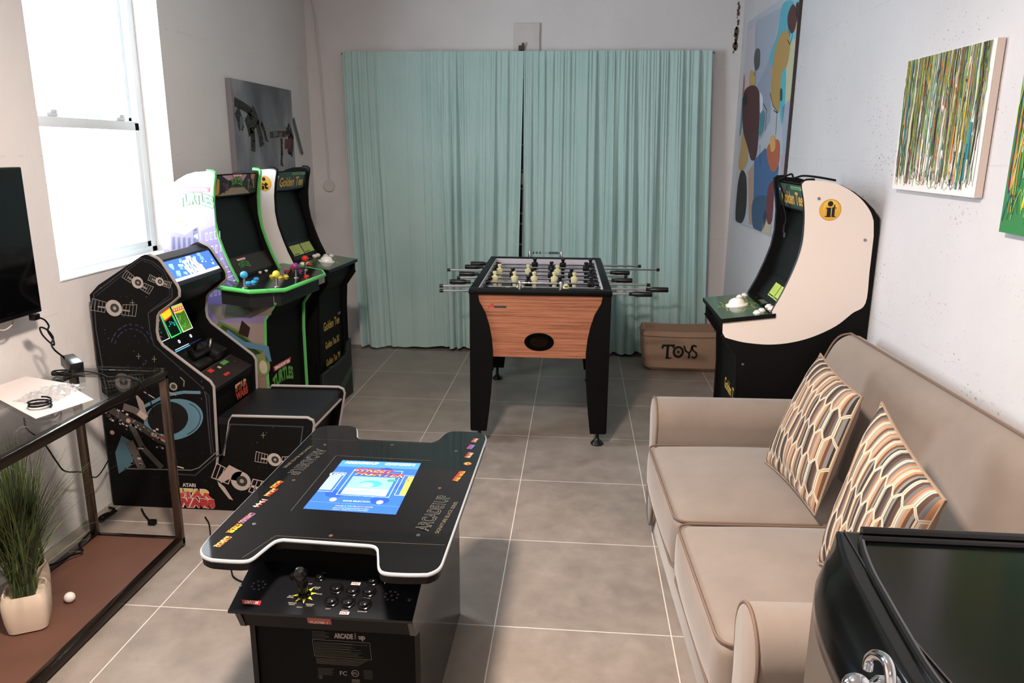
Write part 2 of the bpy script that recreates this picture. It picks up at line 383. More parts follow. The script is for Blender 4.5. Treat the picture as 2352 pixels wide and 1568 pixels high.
# glazed door with bars behind the curtains
d = bpy.data.objects.new('door_1', None); COL.objects.link(d); d['kind'] = 'structure'
bm = NB(); box(bm, (-1.2, YB-0.012, 0.0), (0.9, YB, 2.1)); obj('door_panel', bm, mat('#15130f', 0.5), d)
bm = NB()
for zz in (1.62, 1.43, 1.29, 1.10, 1.02, 0.86, 0.7, 0.5): box(bm, (-0.6, YB-0.03, zz-0.006), (0.3, YB-0.012, zz+0.006))
for xx in (-0.218, -0.178, -0.05, 0.1, -0.36, -0.5): box(bm, (xx-0.005, YB-0.03, 0.05), (xx+0.005, YB-0.012, 2.05))
obj('door_bars', bm, mat('#8c8577', 0.5), d)
bm = NB(); box(bm, (-0.212, YB-0.018, 1.32), (-0.184, YB-0.012, 1.41), bevel=0.002); obj('door_bright_spot', bm, mat('#e8dccb', 0.5), d)  # pale patch between the bars, painted as the bright spot in the curtain slit
# crumbling plaster along the right-hand corner
bm = NB(); r5 = random.Random(3)
for k in range(15):
    u = 1698-k*0.9+r5.uniform(-3, 3); v = 8+k*8; q = at(u, v, y=YB-0.002); s_ = r5.uniform(0.006, 0.016)*(1.5 if 6 < k < 13 else 0.7)
    pts = [(q.x+s_*math.cos(a)*r5.uniform(.5, 1.1), YB-0.003, q.z+1.7*s_*math.sin(a)*r5.uniform(.6, 1.2)) for a in [i*0.9 for i in range(7)]]
    prism(bm, pts, (0, 0.003, 0))
struct('trim_2', bm, mat('#5b4c40', 0.9))
# ceiling lamp that gives the warm light
t = thing('ceiling_lamp', 'round white flush ceiling lamp above the cocktail arcade table', 'lamp', (LAMP.x, LAMP.y, ZC))
bm = NB(); lathe(bm, [(0.05, 0), (0.05, -0.02), (0.012, -0.03), (0.012, -(ZC-LAMP.z)+0.06), (0.16, -(ZC-LAMP.z)+0.03), (0.17, -(ZC-LAMP.z)+0.015), (0.0, -(ZC-LAMP.z)+0.02)], (0, 0, 0), seg=28); obj('shade', bm, mat('#d8d4cc', 0.5), t, smooth=True)
t = thing('ceiling_lamp', 'unseen round white lamp shade added behind the camera for the rear fill light', 'lamp', (-0.4, -3.2, ZC))  # added fixture, out of view, that goes with the fill light
bm = NB(); lathe(bm, [(0.05, 0), (0.05, -0.02), (0.012, -0.03), (0.012, -0.28), (0.27, -0.31), (0.28, -0.33), (0.0, -0.325)], (0, 0, 0), seg=28); obj('shade', bm, mat('#d8d4cc', 0.5), t, smooth=True)
# ================================================ CURTAINS
def curtain_mat():
    f = NT('curtain_cloth', 0.9); co = f.coord(); wv = f.noise(f.vm('MULTIPLY', co, (320, 320, 60)), 1.0, 2)
    big = f.noise(co, 2.0, 4)
    c = f.mix(f.rng(big, 0.3, 0.7), '#aac9c5', '#b9d3cf'); c = f.mix(f.math('MULTIPLY', f.rng(wv, 0.35, 0.65), 0.25), c, '#96b5b0'); f.col(c); f.bump(wv, 0.12, 0.001)
    f.b.inputs['Sheen Weight'].default_value = 0.15
    return f.m
CM = curtain_mat()
ZT = 2.285
def curtain(name, x0t, x1t, x0b, x1b, seed, label, quiet=None, slit=None):
    rr = random.Random(seed); nx = 420; nz = 40
    def pl(lo, hi, qm, am):
        cs = []; xx = 0.0
        while xx < 1.0:
            q = quiet and quiet[0] < xx < quiet[1]; wdt = rr.uniform(lo, hi)*(qm if q else 1.0)
            cs.append((xx+wdt/2, wdt, rr.choice([0.15, 0.4, 0.7, 1.0, 1.0])*(0.25 if q else 1.0)*am, rr.uniform(-1, 1), rr.uniform(0.25, 1.0))); xx += wdt
        return cs
    fine, wide = pl(0.009, 0.022, 2.0, 1.0), pl(0.030, 0.075, 2.2, 1.0)
    def hgt(cs, s, tz, drift, sharp):
        a = 0.0
        for (c, wd, am, dr, ends) in cs:
            dd = (s-c-dr*drift*tz)/(wd*0.62)
            if abs(dd) < 1: a = max(a, am*(1-abs(dd)**sharp)**0.9)
        return a
    bm = NB(); grid = []
    for j in range(nz+1):
        tz = j/nz; row = []
        for i in range(nx+1):
            s = i/nx; g1 = hgt(fine, s, tz, 0.012, 1.7); g2 = hgt(wide, s, tz, 0.030, 2.4)
            top = max(0.0, 1-tz*30)
            a = g1*0.019*(1-0.72*min(1.0, tz*1.3))*(1-0.6*top)+g2*0.075*min(1.0, 0.12+tz*1.6)
            wave = 0.012*math.sin(s*11+seed+tz*0.9)*tz
            X = (x0t+(x1t-x0t)*s); X = X+((x0b+(x1b-x0b)*s)-X)*tz**1.2
            Y = YB-0.083-a-wave
            zb = 0.022+0.006*math.sin(s*9+seed)+0.004*math.sin(s*41)
            row.append(bm.verts.new((X, Y, ZT+(zb-ZT)*tz)))
        grid.append(row)
    for j in range(nz):
        for i in range(nx): bm.faces.new((grid[j][i], grid[j+1][i], grid[j+1][i+1], grid[j][i+1]))
    return tag(obj(name, bm, CM, None, smooth='all'), label, 'curtain')
curtain('curtain', -1.545, -0.182, -1.475, -0.212, 3, 'sea green gathered curtain, left one of the pair on the back wall', quiet=(0.19, 0.42), slit=1)
curtain('curtain', -0.180, 1.180, -0.178, 1.268, 8, 'sea green gathered curtain, right one of the pair, behind the toy box', slit=-1)
bm = NB(); tube(bm, [(-1.56, YB-0.068, ZT-0.012), (1.20, YB-0.068, ZT-0.012)], 0.008, 8); tag(obj('curtain_rod', bm, mat('#7d8a86', 0.5), smooth=True), 'thin curtain rod carrying both sea green curtains', 'curtain rod')
# ================================================ ARCADE CABINETS
def clipz(poly, z0, z1):
    for zz, up in ((z0, True), (z1, False)):
        out = []
        for i in range(len(poly)):
            a, b = poly[i-1], poly[i]; ia = (a[1] >= zz) == up or a[1] == zz; ib = (b[1] >= zz) == up or b[1] == zz
            if ia != ib:
                t = (zz-a[1])/(b[1]-a[1]); out.append((a[0]+t*(b[0]-a[0]), zz))
            if ib: out.append((b[0], b[1]))
        poly = out
        if len(poly) < 3: return []
    return poly
PROF = [(0, 0), (0, 1.27), (0.004, 1.324), (0.03, 1.36), (0.068, 1.395), (0.113, 1.427), (0.162, 1.452), (0.21, 1.465), (0.269, 1.469), (0.301, 1.467), (0.311, 1.46), (0.310, 1.445),
        (0.298, 1.391), (0.289, 1.32), (0.288, 1.229), (0.299, 1.155), (0.322, 1.08), (0.351, 1.003), (0.384, 0.934), (0.384, 0.905), (0.582, 0.884), (0.580, 0.83), (0.568, 0.811), (0.517, 0.74), (0.508, 0.6), (0.505, 0.0)]
def art_on(root, o, ux, uy, **k):
    M = wm(root); R3 = M.to_3x3()
    return Art(M @ Vector(o), R3 @ Vector(ux), R3 @ Vector(uy), **k)
W_ = 0.47
def yz(root, name, pts, m, y0=-W_/2+0.016, y1=W_/2-0.016, label=None):
    bm = NB(); prism(bm, [(p[0], y0, p[1]) for p in pts], (0, y1-y0, 0)); return obj(name, bm, m, root, label=label)
def cabinet(label, loc, rot, edge, marquee, group=None, deck=None):
    t = thing('arcade_cabinet', label, 'arcade machine', loc, rot, group)
    for s in (-1, 1):
        y0 = s*W_/2 - (0.016 if s > 0 else 0)
        bm = NB(); prism(bm, [(p[0], y0, p[1]) for p in PROF], (0, 0.016, 0), mi=0)
        sd = obj('side_panel', bm, BLACKM, t)
        # coloured edge moulding that wraps the front outline
        bm = NB(); E_ = PROF[8:20]; tube(bm, [(p[0], y0+0.008, p[1]) for p in E_], 0.0095, 6); tube(bm, [(p[0], y0+0.008, p[1]) for p in PROF[21:]], 0.0095, 6)
        mo = obj('edge_moulding', bm, edge, sd, smooth=True)
    yz(t, 'body', [(0.01, 0.01), (0.01, 1.30), (0.05, 1.36), (0.20, 1.44), (0.285, 1.447), (0.262, 1.335), (0.225, 1.325), (0.300, 1.03), (0.355, 0.935), (0.37, 0.885), (0.56, 0.868), (0.555, 0.825), (0.497, 0.735), (0.488, 0.6), (0.485, 0.01)], BLACKM)
    mq = yz(t, 'marquee', [(0.2855, 1.452), (0.290, 1.450), (0.267, 1.338), (0.2625, 1.34)], marquee[0])
    a = art_on(t, (0.2905, 0, 1.395), (0, 1, 0), (0.20, 0, 1.0), rough=0.25); marquee[1](a); a.build('marquee_art', mq)
    yz(t, 'screen', [(0.2255, 1.318), (0.232, 1.318), (0.302, 1.036), (0.296, 1.034)], mat('#050506', 0.45, spec=0.25), -0.185, 0.185)
    yz(t, 'screen_surround', [(0.222, 1.326), (0.229, 1.326), (0.3015, 1.034), (0.357, 0.937), (0.352, 0.935), (0.297, 1.03)], BLACK)
    return t
def plain_deck(t, m):
    """golf cabinet deck with a trackball"""
    bm = NB(); prism(bm, [(0.375, -0.243, 0.928), (0.596, -0.243, 0.899), (0.596, -0.243, 0.882), (0.375, -0.243, 0.911)], (0, 0.486, 0)); prism(bm, [(0.30, -0.217, 0.938), (0.376, -0.217, 0.928), (0.376, -0.217, 0.915), (0.30, -0.217, 0.915)], (0, 0.434, 0))
    dk = obj('control_deck', bm, BLACK, t)
    a = art_on(t, (0.45, 0, 0.9182), (0, 1, 0), (-0.99, 0, 0.131), lift=0.0006, rough=0.12)
    a.poly([(-0.24, -0.145), (0.24, -0.145), (0.24, 0.05), (-0.24, 0.05)], '#3f5b47', 0); a.poly([(-0.214, 0.05), (0.214, 0.05), (0.214, 0.145), (-0.214, 0.145)], '#141a14', 0)
    st = []
    for k in range(16):
        r = 0.075 if k % 2 else 0.112; st.append((1.25*r*math.cos(k*math.pi/8), -0.035+0.75*r*math.sin(k*math.pi/8)))
    a.line(st, 0.006, '#8f9a3e', 1, closed=True); a.ring(0, -0.035, 0.062, 0.004, '#8f9a3e', 1)
    for k in range(34): a.disc(R_.uniform(-0.22, 0.22), R_.uniform(0.0, 0.12), R_.uniform(0.001, 0.003), '#a9b0a0', 2, seg=6)
    for k in range(5): a.poly([(-0.19+0.028*k, 0.10), (-0.172+0.028*k, 0.10), (-0.172+0.028*k, 0.118), (-0.19+0.028*k, 0.118)], '#5b6a4c', 2)
    a.poly([(-0.06, 0.07), (0.03, 0.07), (0.03, 0.11), (-0.06, 0.11)], '#6d7468', 2)
    a.build('deck_print', dk)
    bm = NB(); lathe(bm, [(0.05, 0.0), (0.049, 0.006), (0.038, 0.010)], (0.485, 0, 0.912), (0.131, 0, 0.99), 24); obj('trackball_ring', bm, mat('#e9e4de', 0.3), dk, smooth=True)
    bm = NB(); lathe(bm, [(0.037, 0.008), (0.034, 0.020), (0.026, 0.029), (0.014, 0.034), (0, 0.036)], (0.485, 0, 0.912), (0.131, 0, 0.99), 24); obj('trackball', bm, mat('#f2ede6', 0.15), dk, smooth=True)
    for (fx, yy) in ((0.415, 0.165), (0.44, 0.195), (0.44, -0.165), (0.415, -0.19), (0.37, 0.10), (0.37, 0.15)):
        bm = NB(); z = 0.938-(fx-0.30)*0.132; lathe(bm, [(0.017, 0), (0.0165, 0.005), (0.011, 0.006), (0.0105, 0.011), (0, 0.013)], (fx, yy, z), (0.131, 0, 0.99), 16); obj('button', bm, mat('#efe9e2', 0.3), dk, smooth=True)
    return dk
def golf_bezel(t):
    a = art_on(t, (0.3325, 0, 0.985), (0, 1, 0), (-0.5, 0, 0.87), lift=0.0035, rough=0.4)
    for k in range(2):
        x0 = -0.15+0.155*k if t.rotation_euler.z < 0.5 else -0.02+0.10*k
        a.poly([(x0, -0.03), (x0+(0.145 if t.rotation_euler.z < 0.5 else 0.092), -0.03), (x0+(0.145 if t.rotation_euler.z < 0.5 else 0.092), 0.035), (x0, 0.035)], '#a8b25a' if t.rotation_euler.z < 0.5 else '#b9cf62', 0)
        for j in range(5): a.line([(x0+0.012+0.017*j, -0.012), (x0+0.008+0.017*j, 0.028)], 0.002, '#55692e', 1)
        a.line([(x0+0.006, -0.022), (x0+0.085, -0.022)], 0.006, '#2c4a34', 1)
    a.build('instruction_cards', t)
def golf_marquee(a):
    a.poly([(-0.218, -0.05), (0.218, -0.05), (0.218, 0.052), (-0.218, 0.052)], '#1f3a30', 0)
    a.poly([(-0.218, -0.05), (0.218, -0.05), (0.218, -0.022), (-0.218, -0.03)], '#12241d', 1)
    a.poly([(0.00, 0.030), (0.20, 0.030), (0.20, 0.042), (0.00, 0.042)], '#3f7d4e', 1)
    a.line([(0.0, 0.043), (0.2, 0.043)], 0.002, '#b3ac5a', 2)
    a.disc(-0.185, 0.02, 0.018, '#49407a', 1); a.disc(-0.185, 0.026, 0.008, '#d7d3c8', 2)
    a.text('Golden Tee', 0.005, -0.032, 0.052, '#c79a45', 2, width=0.33, bold=0.002, outline='#54401c', ow=0.003)
    a.text('CLASSIC', 0.165, 0.031, 0.008, '#d5dcd8', 3, width=0.05)
def golf_front(t):
    tx = [('Golden Tee', 0.50, 0.052), ('Golden Tee 2K', 0.385, 0.042), ("Golden Tee '99", 0.275, 0.042), ("Golden Tee '98", 0.17, 0.036)]
    for i, (s, z, h) in enumerate(tx):
        a = art_on(t, (0.489, 0, 0.37), (0, 1, 0), (0, 0, 1), rough=0.4); a.text(s, 0.02, z-0.37, h, '#c2a24e' if i < 3 else '#4e4a30', 1, width=0.26*(0.9 if i else 1.0), bold=0.0012)
        if i == 0: a.text('CLASSIC', 0.155, 0.185, 0.014, '#c9ced3', 1, width=0.05)
        a.build('front_lettering', t)
    a = art_on(t, (0.489, 0, 0.37), (0, 1, 0), (0, 0, 1), rough=0.4); a.ring(0.02, -0.29, 0.022, 0.005, '#b38f3c', 1, ry=0.03); a.text('it', 0.02, -0.305, 0.03, '#b38f3c', 2); a.build('front_emblem', t)
# --- right-hand golf cabinet: faces left, white side with the round gold emblem
GTR = cabinet('golf arcade cabinet with white side panel and round gold emblem, behind the sofa arm', (1.45, 1.14, 0), math.pi, BLACK, (BLACK, golf_marquee), 'golf arcade cabinets')
plain_deck(GTR, BLACK); golf_bezel(GTR)
golf_front(GTR)
def gpx(pts): return [(1420+x*0.34446, 380+y*0.34446) for x, y in pts]
a = art_on(GTR, (0, W_/2, 0), (-1, 0, 0), (0, 0, 1), rough=0.42)
s1 = smooth_path([Vector((*q, 0)) for q in gpx([(1225, 125), (1247, 103), (1300, 100), (1400, 108), (1480, 130), (1560, 175), (1630, 235), (1680, 305), (1703, 370)])], 5)
s2 = smooth_path([Vector((*q, 0)) for q in gpx([(1703, 470), (1676, 700), (1648, 918), (1560, 985), (1450, 1070), (1300, 1140), (1150, 1180), (1000, 1193), (850, 1180), (760, 1160), (712, 1145)])], 5)
s3 = smooth_path([Vector((*q, 0)) for q in gpx([(1027, 968), (1090, 860), (1150, 740), (1200, 620), (1232, 500), (1243, 350), (1238, 230), (1225, 150)])], 5)
whitepoly = [(p[0], p[1]) for p in s1+s2]+gpx([(695, 1115), (697, 1034), (1025, 1000)])+[(p[0], p[1]) for p in s3]
a.poly(whitepoly, mat('#e3d9d2', 0.42), 0, px=True)
c = a.px(1907, 482); R0 = 0.0335*1.28
a.disc(c[0], c[1], R0, '#b8822a', 1, seg=40); a.disc(c[0], c[1], R0*0.95, '#d9a83c', 2, seg=40); a.disc(c[0], c[1]+R0*0.22, R0*0.66, '#e3c24f', 3, seg=40); a.disc(c[0], c[1]+R0*0.05, R0*0.55, '#dda63f', 4, seg=40)
a.disc(c[0]-0.002, c[1]+0.0245, 0.0105, '#0c0c0c', 6, seg=24)
for pts in ([(-.017, .009), (.002, .009), (.002, -.024), (.006, -.028), (-.019, -.028), (-.019, -.024), (-.013, -.024), (-.013, .004), (-.017, .004)], [(.006, .009), (.006, -.026), (.010, -.028), (.022, -.028), (.022, -.025), (.017, -.024), (.017, .007), (.024, .007), (.024, .010), (.017, .010), (.017, .022), (.014, .022), (.012, .012)]):
    a.poly([(c[0]+x, c[1]+y) for x, y in pts], '#0c0c0c', 6)
a.build('side_print', GTR, 'white side print with gold disc emblem')
for (u, v) in ((1881, 456), (1987, 551), (1706, 836)):
    q = at(u, v, y=0.904); bm = NB(); lathe(bm, [(0.0062, 0), (0.0055, 0.003), (0.002, 0.0035), (0, 0.002)], (q.x, 0.9035, q.z), (0, -1, 0), 12); obj('screw', bm, STEEL, GTR, world=True, smooth=True)
# power cord lying over its top and hanging down the screen side
cd_ = smooth_path([(1.27, 0.93, 1.47), (1.20, 0.95, 1.482), (1.155, 0.99, 1.485), (1.14, 1.06, 1.474), (1.145, 1.12, 1.488), (1.13, 1.16, 1.477), (1.145, 1.22, 1.470), (1.125, 1.25, 1.455), (1.15, 1.245, 1.40), (1.155, 1.24, 1.35), (1.16, 1.20, 1.30), (1.155, 1.19, 1.265)], 6)
bm = NB(); tube(bm, cd_, 0.0042, 8); pc = obj('power_cord', bm, BLACKM, GTR, world=True, smooth=True)
bm = NB(); e = Vector(cd_[-1]); prism(bm, [e+Vector((-0.004, -0.012, 0.004)), e+Vector((-0.004, 0.012, 0.004)), e+Vector((-0.004, 0.014, -0.03)), e+Vector((-0.004, -0.014, -0.03))], (0.014, 0, 0))
obj('plug', bm, BLACK, pc, world=True)
for k in (-0.007, 0.007): bm = NB(); box(bm, e+Vector((0.0, k-0.003, -0.052)), e+Vector((0.002, k+0.003, -0.03))); obj('prong', bm, CHROME, pc, world=True)
# --- left-hand golf cabinet
def riser(t):
    G = mat('#24503c', 0.5); bm = NB(); box(bm, (0.02, -0.25, 0.0), (0.485, -0.235, 0.33)); obj('riser_side', bm, BLACKM, t); bm = NB(); box(bm, (0.02, 0.235, 0.0), (0.485, 0.25, 0.33)); rs = obj('riser_side', bm, BLACKM, t)
    o = [(-0.25, 0.0), (0.25, 0.0), (0.25, 0.375), (0.215, 0.365), (0.18, 0.31), (0.14, 0.29), (-0.06, 0.27), (-0.12, 0.28), (-0.16, 0.27), (-0.25, 0.27)]
    bm = NB(); prism(bm, [(0.508, p[0], p[1]) for p in o], (0.016, 0, 0)); obj('riser_front', bm, mat('#0e1311', 0.5), rs)
    a = art_on(t, (0.5245, 0, 0), (0, 1, 0), (0, 0, 1)); a.line(o[2:]+[(-0.25, 0.0)], 0.008, '#24503c', 1)
    a.line([(-0.10, 0.0), (-0.08, 0.03), (0.0, 0.06), (0.25, 0.17)], 0.03, '#24503c', 1); a.line([(-0.02, 0.085), (0.25, 0.195)], 0.004, '#9a8f5c', 2)
    a.ring(-0.03, 0.075, 0.03, 0.006, '#5c7a5e', 2, ry=0.045); a.build('riser_print', rs)
GTL = cabinet('golf arcade cabinet with white side panel standing in the left corner on a green-trimmed riser', (-1.757, 2.265, 0), math.radians(-3.5), BLACK, (BLACK, golf_marquee), 'golf arcade cabinets')
plain_deck(GTL, BLACK); golf_bezel(GTL); riser(GTL)
golf_front(GTL)
a = art_on(GTL, (0, -W_/2, 0), (1, 0, 0), (0, 0, 1), rough=0.42)
wp = [(0.01, 0.98)]+[(p[0], p[1]) for p in PROF[1:19]]+[(0.384, 0.9), (0.57, 0.88), (0.57, 0.83), (0.48, 0.79), (0.33, 0.79), (0.15, 0.86)]
a.poly([(q[0]*0.985+0.003, q[1]-0.003) for q in wp], mat('#dcd8d4', 0.42), 0)
a.disc(0.235, 1.385, R0, '#b8822a', 1, seg=40); a.disc(0.235, 1.385, R0*0.94, '#d9a83c', 2, seg=40); a.disc(0.233, 1.41, 0.0105, '#0c0c0c', 3); a.text('t', 0.244, 1.357, 0.04, '#0c0c0c', 3, bold=0.003); a.text('i', 0.226, 1.357, 0.026, '#0c0c0c', 3, bold=0.005)
a.build('side_print', GTL, 'white side print with gold disc emblem')
# --- the four player cabinet with green edging
def tlogo(a, cx, cz, wdt, green, red, dark, layer=2, banner=True, rot=0):
    h = wdt*0.27
    a.text('TURTLES', cx, cz-h*0.6, h, green, layer+1, width=wdt, bold=h*0.06, arch=h*0.45, outline=dark, ow=h*0.07)
    if banner:
        b = [(cx-wdt*0.44, cz+h*1.42), (cx+wdt*0.44, cz+h*1.42), (cx+wdt*0.40, cz+h*0.95), (cx-wdt*0.40, cz+h*0.95)]
        a.poly(b, red, layer+1); a.text('TEENAGE MUTANT NINJA', cx, cz+h*1.05, h*0.26, '#f3ece6', layer+2, width=wdt*0.74, bold=h*0.02)
def tm_marquee(a):
    a.poly([(-0.218, -0.05), (0.218, -0.05), (0.218, 0.052), (-0.218, 0.052)], '#171310', 0)
    a.poly([(-0.15, 0.052), (0.10, 0.052), (0.06, 0.015), (-0.02, 0.03), (-0.08, 0.025)], '#b98a9c', 1); a.poly([(-0.17, -0.05), (0.15, -0.05), (0.08, -0.015), (-0.05, -0.012)], '#8d7c63', 1)
    for k in range(9): a.line([(-0.04+0.013*k, -0.012), (-0.04+0.013*k, 0.02)], 0.004, '#4a4136', 2)
    a.poly([(-0.20, -0.045), (-0.19, 0.04), (-0.168, 0.03), (-0.158, -0.03), (-0.165, -0.045)], '#b98a35', 2)
    a.poly([(0.14, -0.03), (0.14, 0.052), (0.185, 0.052), (0.175, 0.02), (0.19, -0.02)], '#b9765a', 2)
    for k in range(14): a.poly([(x, z) for x, z in ((0.10+R_.uniform(0, .1), R_.uniform(-.045, .04)), (0.11+R_.uniform(0, .1), R_.uniform(-.045, .04)), (0.10+R_.uniform(0, .1), R_.uniform(-.04, .05)))], R_.choice(['#57504f', '#7c7772', '#2d3427', '#8a5b40', '#1c1a1a']), 3)
    for k in range(7): a.poly([(x, z) for x, z in ((-0.14+R_.uniform(0, .06), R_.uniform(-.045, .02)), (-0.13+R_.uniform(0, .06), R_.uniform(-.045, .02)), (-0.13+R_.uniform(0, .06), R_.uniform(-.04, .03)))], R_.choice(['#2a2622', '#5e3740', '#3d2c1c', '#1c1a1a']), 3)
    tlogo(a, 0.0, 0.012, 0.115, '#57963e', '#a02d2b', '#20301a', 4)
TM = cabinet('four-player arcade cabinet with bright green edging and pink city skyline side', (-1.812, 1.640, 0), math.radians(-5.0), mat('#57a85a', 0.4), (BLACK, tm_marquee))
a = art_on(TM, (0, -W_/2, 0), (1, 0, 0), (0, 0, 1), lift=0.0012, rough=0.4)
def dim(c, f=0.55):
    L = lin(c); return '#%02x%02x%02x' % tuple(int(255*min(1, max(0, (x*f*12.92 if x*f <= 0.0031308 else 1.055*(x*f)**(1/2.4)-0.055)))) for x in L)
sky = ['#8f7462', '#8f7462', '#8d7b74', '#7f6f93', '#8d7fb4', '#a795c4', '#cbb3d2', '#f0dcb8', '#f4e8bd', '#f3d9c0', '#efc7cf', '#eec3d6', '#efcbdc']
zs = [0.0, 0.30, 0.62, 0.72, 0.86, 1.0, 1.08, 1.14, 1.20, 1.25, 1.30, 1.34, 1.38, 1.475]
for i in range(13):
    q = clipz(PROF, zs[i], zs[i+1])
    if q: a.poly(q, dim(sky[i], 0.9 if i < 4 else 0.38), 0)
FE = [(395, 505), (430, 500), (480, 500), (540, 505), (580, 515), (610, 530), (645, 548), (668, 560), (672, 640), (700, 636), (740, 627), (880, 644)]
def lim(u, v):
    for (v0, u0), (v1, u1) in zip(FE, FE[1:]):
        if v0 <= v <= v1: return min(u, u0+(u1-u0)*(v-v0)/(v1-v0)-8)
    return u
def px4(a, s, c, layer):
    q = []
    for i in range(len(s)):
        (a0, b0), (a1, b1) = s[i-1], s[i]
        for k in range(1, 9): u, v = a0+(a1-a0)*k/8, b0+(b1-b0)*k/8; q.append((lim(u, v)+k*0.001, v))
    a.poly(q, dim(c, 0.7), layer, px=True)
px4(a, [(397, 505), (420, 520), (452, 512), (458, 470), (470, 450), (480, 452), (498, 470), (512, 560), (540, 640), (560, 700), (392, 700), (391, 530)], '#8d80b0', 1)
px4(a, [(392, 528), (425, 540), (455, 520), (462, 600), (394, 600)], '#6f6788', 2)
px4(a, [(462, 530), (500, 515), (505, 600), (548, 700), (470, 700)], '#7a6da6', 2)
px4(a, [(444, 500), (452, 490), (456, 560), (444, 560)], '#b3b4dc', 2); px4(a, [(459, 480), (470, 470), (474, 520), (462, 520)], '#b7addc', 2)
for i in range(4):
    for j in range(5):
        u = 472+i*10+j*2.5; v = 535+j*32-i*2.0
        px4(a, [(u, v), (u+6, v-1), (u+7, v+17), (u+1, v+18)], '#cfc6ea', 3); px4(a, [(u+1.4, v+1.6), (u+5, v+1), (u+6, v+15.5), (u+2, v+16)], '#514a78', 4); a.line([(u+3.2, v+1), (u+4.1, v+16)], 0.0015, '#cfc6ea', 5, px=True)
for i in range(5): px4(a, [(396+i*12, 545+i*0.5), (402+i*12, 543+i*0.5), (403+i*12, 572), (397+i*12, 574)], '#413c5c', 3)
for v in range(6): a.line([(500+v*5.5, 618+v*13), (min(524+v*6, 553), 612+v*10)], 0.004, '#b9aedb', 3, px=True)
for v in range(5): a.line([(462, 478+v*9), (473, 475+v*9)], 0.003, '#9a8fc4', 3, px=True)
for k in range(26):
    u, v = R_.gauss(411, 7), R_.gauss(506, 8); a.poly([(u, v), (u+R_.uniform(3, 8), v+R_.uniform(-4, 4)), (u+R_.uniform(-3, 5), v+R_.uniform(2, 7))], R_.choice(['#7fae6a', '#cfc25a', '#d8925a', '#5f9a62']), 3, px=True)
px4(a, [(470, 695), (560, 690), (640, 690), (640, 722), (560, 728), (500, 735)], '#80766c', 1)
px4(a, [(520, 700), (550, 694), (585, 712), (560, 728), (515, 730)], '#59604f', 2)
for i, c in enumerate(('#59693b', '#6c7d45', '#4c5a34')): a.line([(500+i*8, 742+i*10), (545+i*8, 765+i*10), (600+i*3, 812+i*9)], 0.035, c, 2, px=True)
a.line([(520, 762), (560, 790), (612, 800), (618, 830)], 0.03, '#4f7286', 3, px=True); c = a.px(600, 838); a.disc(c[0], c[1], 0.05, '#6f7a4c', 3, ry=0.06); a.disc(c[0]+0.012, c[1]-0.01, 0.022, '#b4a78c', 4, ry=0.036)
px4(a, [(556, 735), (575, 752), (570, 775), (548, 765)], '#33211c', 3)
c = a.px(451, 463); tlogo(a, c[0], c[1], 0.185, '#6fa56f', '#b8404c', '#2f6238', 5)
a.build('side_print', TM)
# deck, wide with chamfered corners
dk_o = [(0.33, -0.375), (0.515, -0.360), (0.625, -0.215), (0.625, 0.270), (0.575, 0.355), (0.33, 0.375)]
def dz(f): return 0.936-(f-0.33)*0.115
bm = NB(); prism(bm, [(p[0], p[1], dz(p[0])-0.012) for p in dk_o], (0, 0, 0.012)); dk = obj('control_deck', bm, mat('#1a1a1b', 0.1), TM)
bm = NB(); tube(bm, [(p[0]+0.004, p[1]*1.008, dz(p[0])-0.009) for p in dk_o], 0.011, 8); obj('deck_edging', bm, mat('#5fcf6a', 0.35), dk, smooth=True, label='bright green edge moulding')
bm = NB(); q = [(0.36, -0.345), (0.50, -0.335), (0.60, -0.205), (0.60, 0.26), (0.56, 0.335), (0.36, 0.345)]; prism(bm, [(p[0], p[1], dz(p[0])-0.095) for p in q], (0, 0, 0.08)); obj('deck_underbox', bm, mat('#141716', 0.5), dk)
def deck_px(u, v):
    q = at(u, v, z=0.912); l = wm(TM).inverted() @ q; return Vector((l.x, l.y, dz(l.x)))
stick = {'blue': ('#3f9fcf', (563, 664)), 'yellow': ('#d9c53a', (636, 656)), 'purple': ('#7d2c6e', (680, 637)), 'red': ('#cf2b22', (702, 621))}
for k, (c, (u, v)) in stick.items():
    b = deck_px(u, v); js = NB(); lathe(js, [(0.014, 0), (0.012, 0.004), (0.0055, 0.006), (0.0055, 0.05)], b, seg=14); j = obj('joystick', js, CHROME, dk, smooth=True, label=k+' ball-top joystick')
    bm = NB(); bmesh.ops.create_uvsphere(bm, u_segments=20, v_segments=12, radius=0.0185, matrix=Matrix.Translation(b+Vector((0, 0, 0.064)))); obj('ball', bm, mat(c, 0.22), j, smooth='all')
for (u, v, c) in ((571, 656, '#3f9fcf'), (583, 653, '#3f9fcf'), (589, 647, '#3f9fcf'), (625, 639, '#d9c53a'), (643, 640, '#d9c53a'), (657, 637, '#d9c53a'), (659, 628, '#7d2c46'), (690, 625, '#7d2c6e'), (673, 620, '#cf3a22'), (711, 611, '#cf3a22'), (704, 633, '#cf2b22'), (598, 634, '#e8ded6'), (612, 630, '#e8ded6')):
    b = deck_px(u, v); bm = NB(); lathe(bm, [(0.0155, 0), (0.0150, 0.005), (0.0115, 0.006), (0.011, 0.011), (0, 0.012)] if c != '#e8ded6' else [(0.009, 0), (0.0085, 0.005), (0, 0.007)], b, seg=16); obj('button', bm, mat(c, 0.25), dk, smooth=True)
a = art_on(TM, (0.48, 0, dz(0.48)+0.0003), (0, 1, 0), (-0.993, 0, 0.114), lift=0.0004, rough=0.1)
for k in range(26): u, v = R_.uniform(-0.3, 0.3), R_.uniform(-0.11, 0.1); a.line([(u, v), (u+R_.uniform(-.03, .03), v+R_.uniform(-.05, .05))], R_.uniform(.001, .004), R_.choice(['#4c5a62', '#62584c', '#3a4a44', '#4a5f70']), 1)
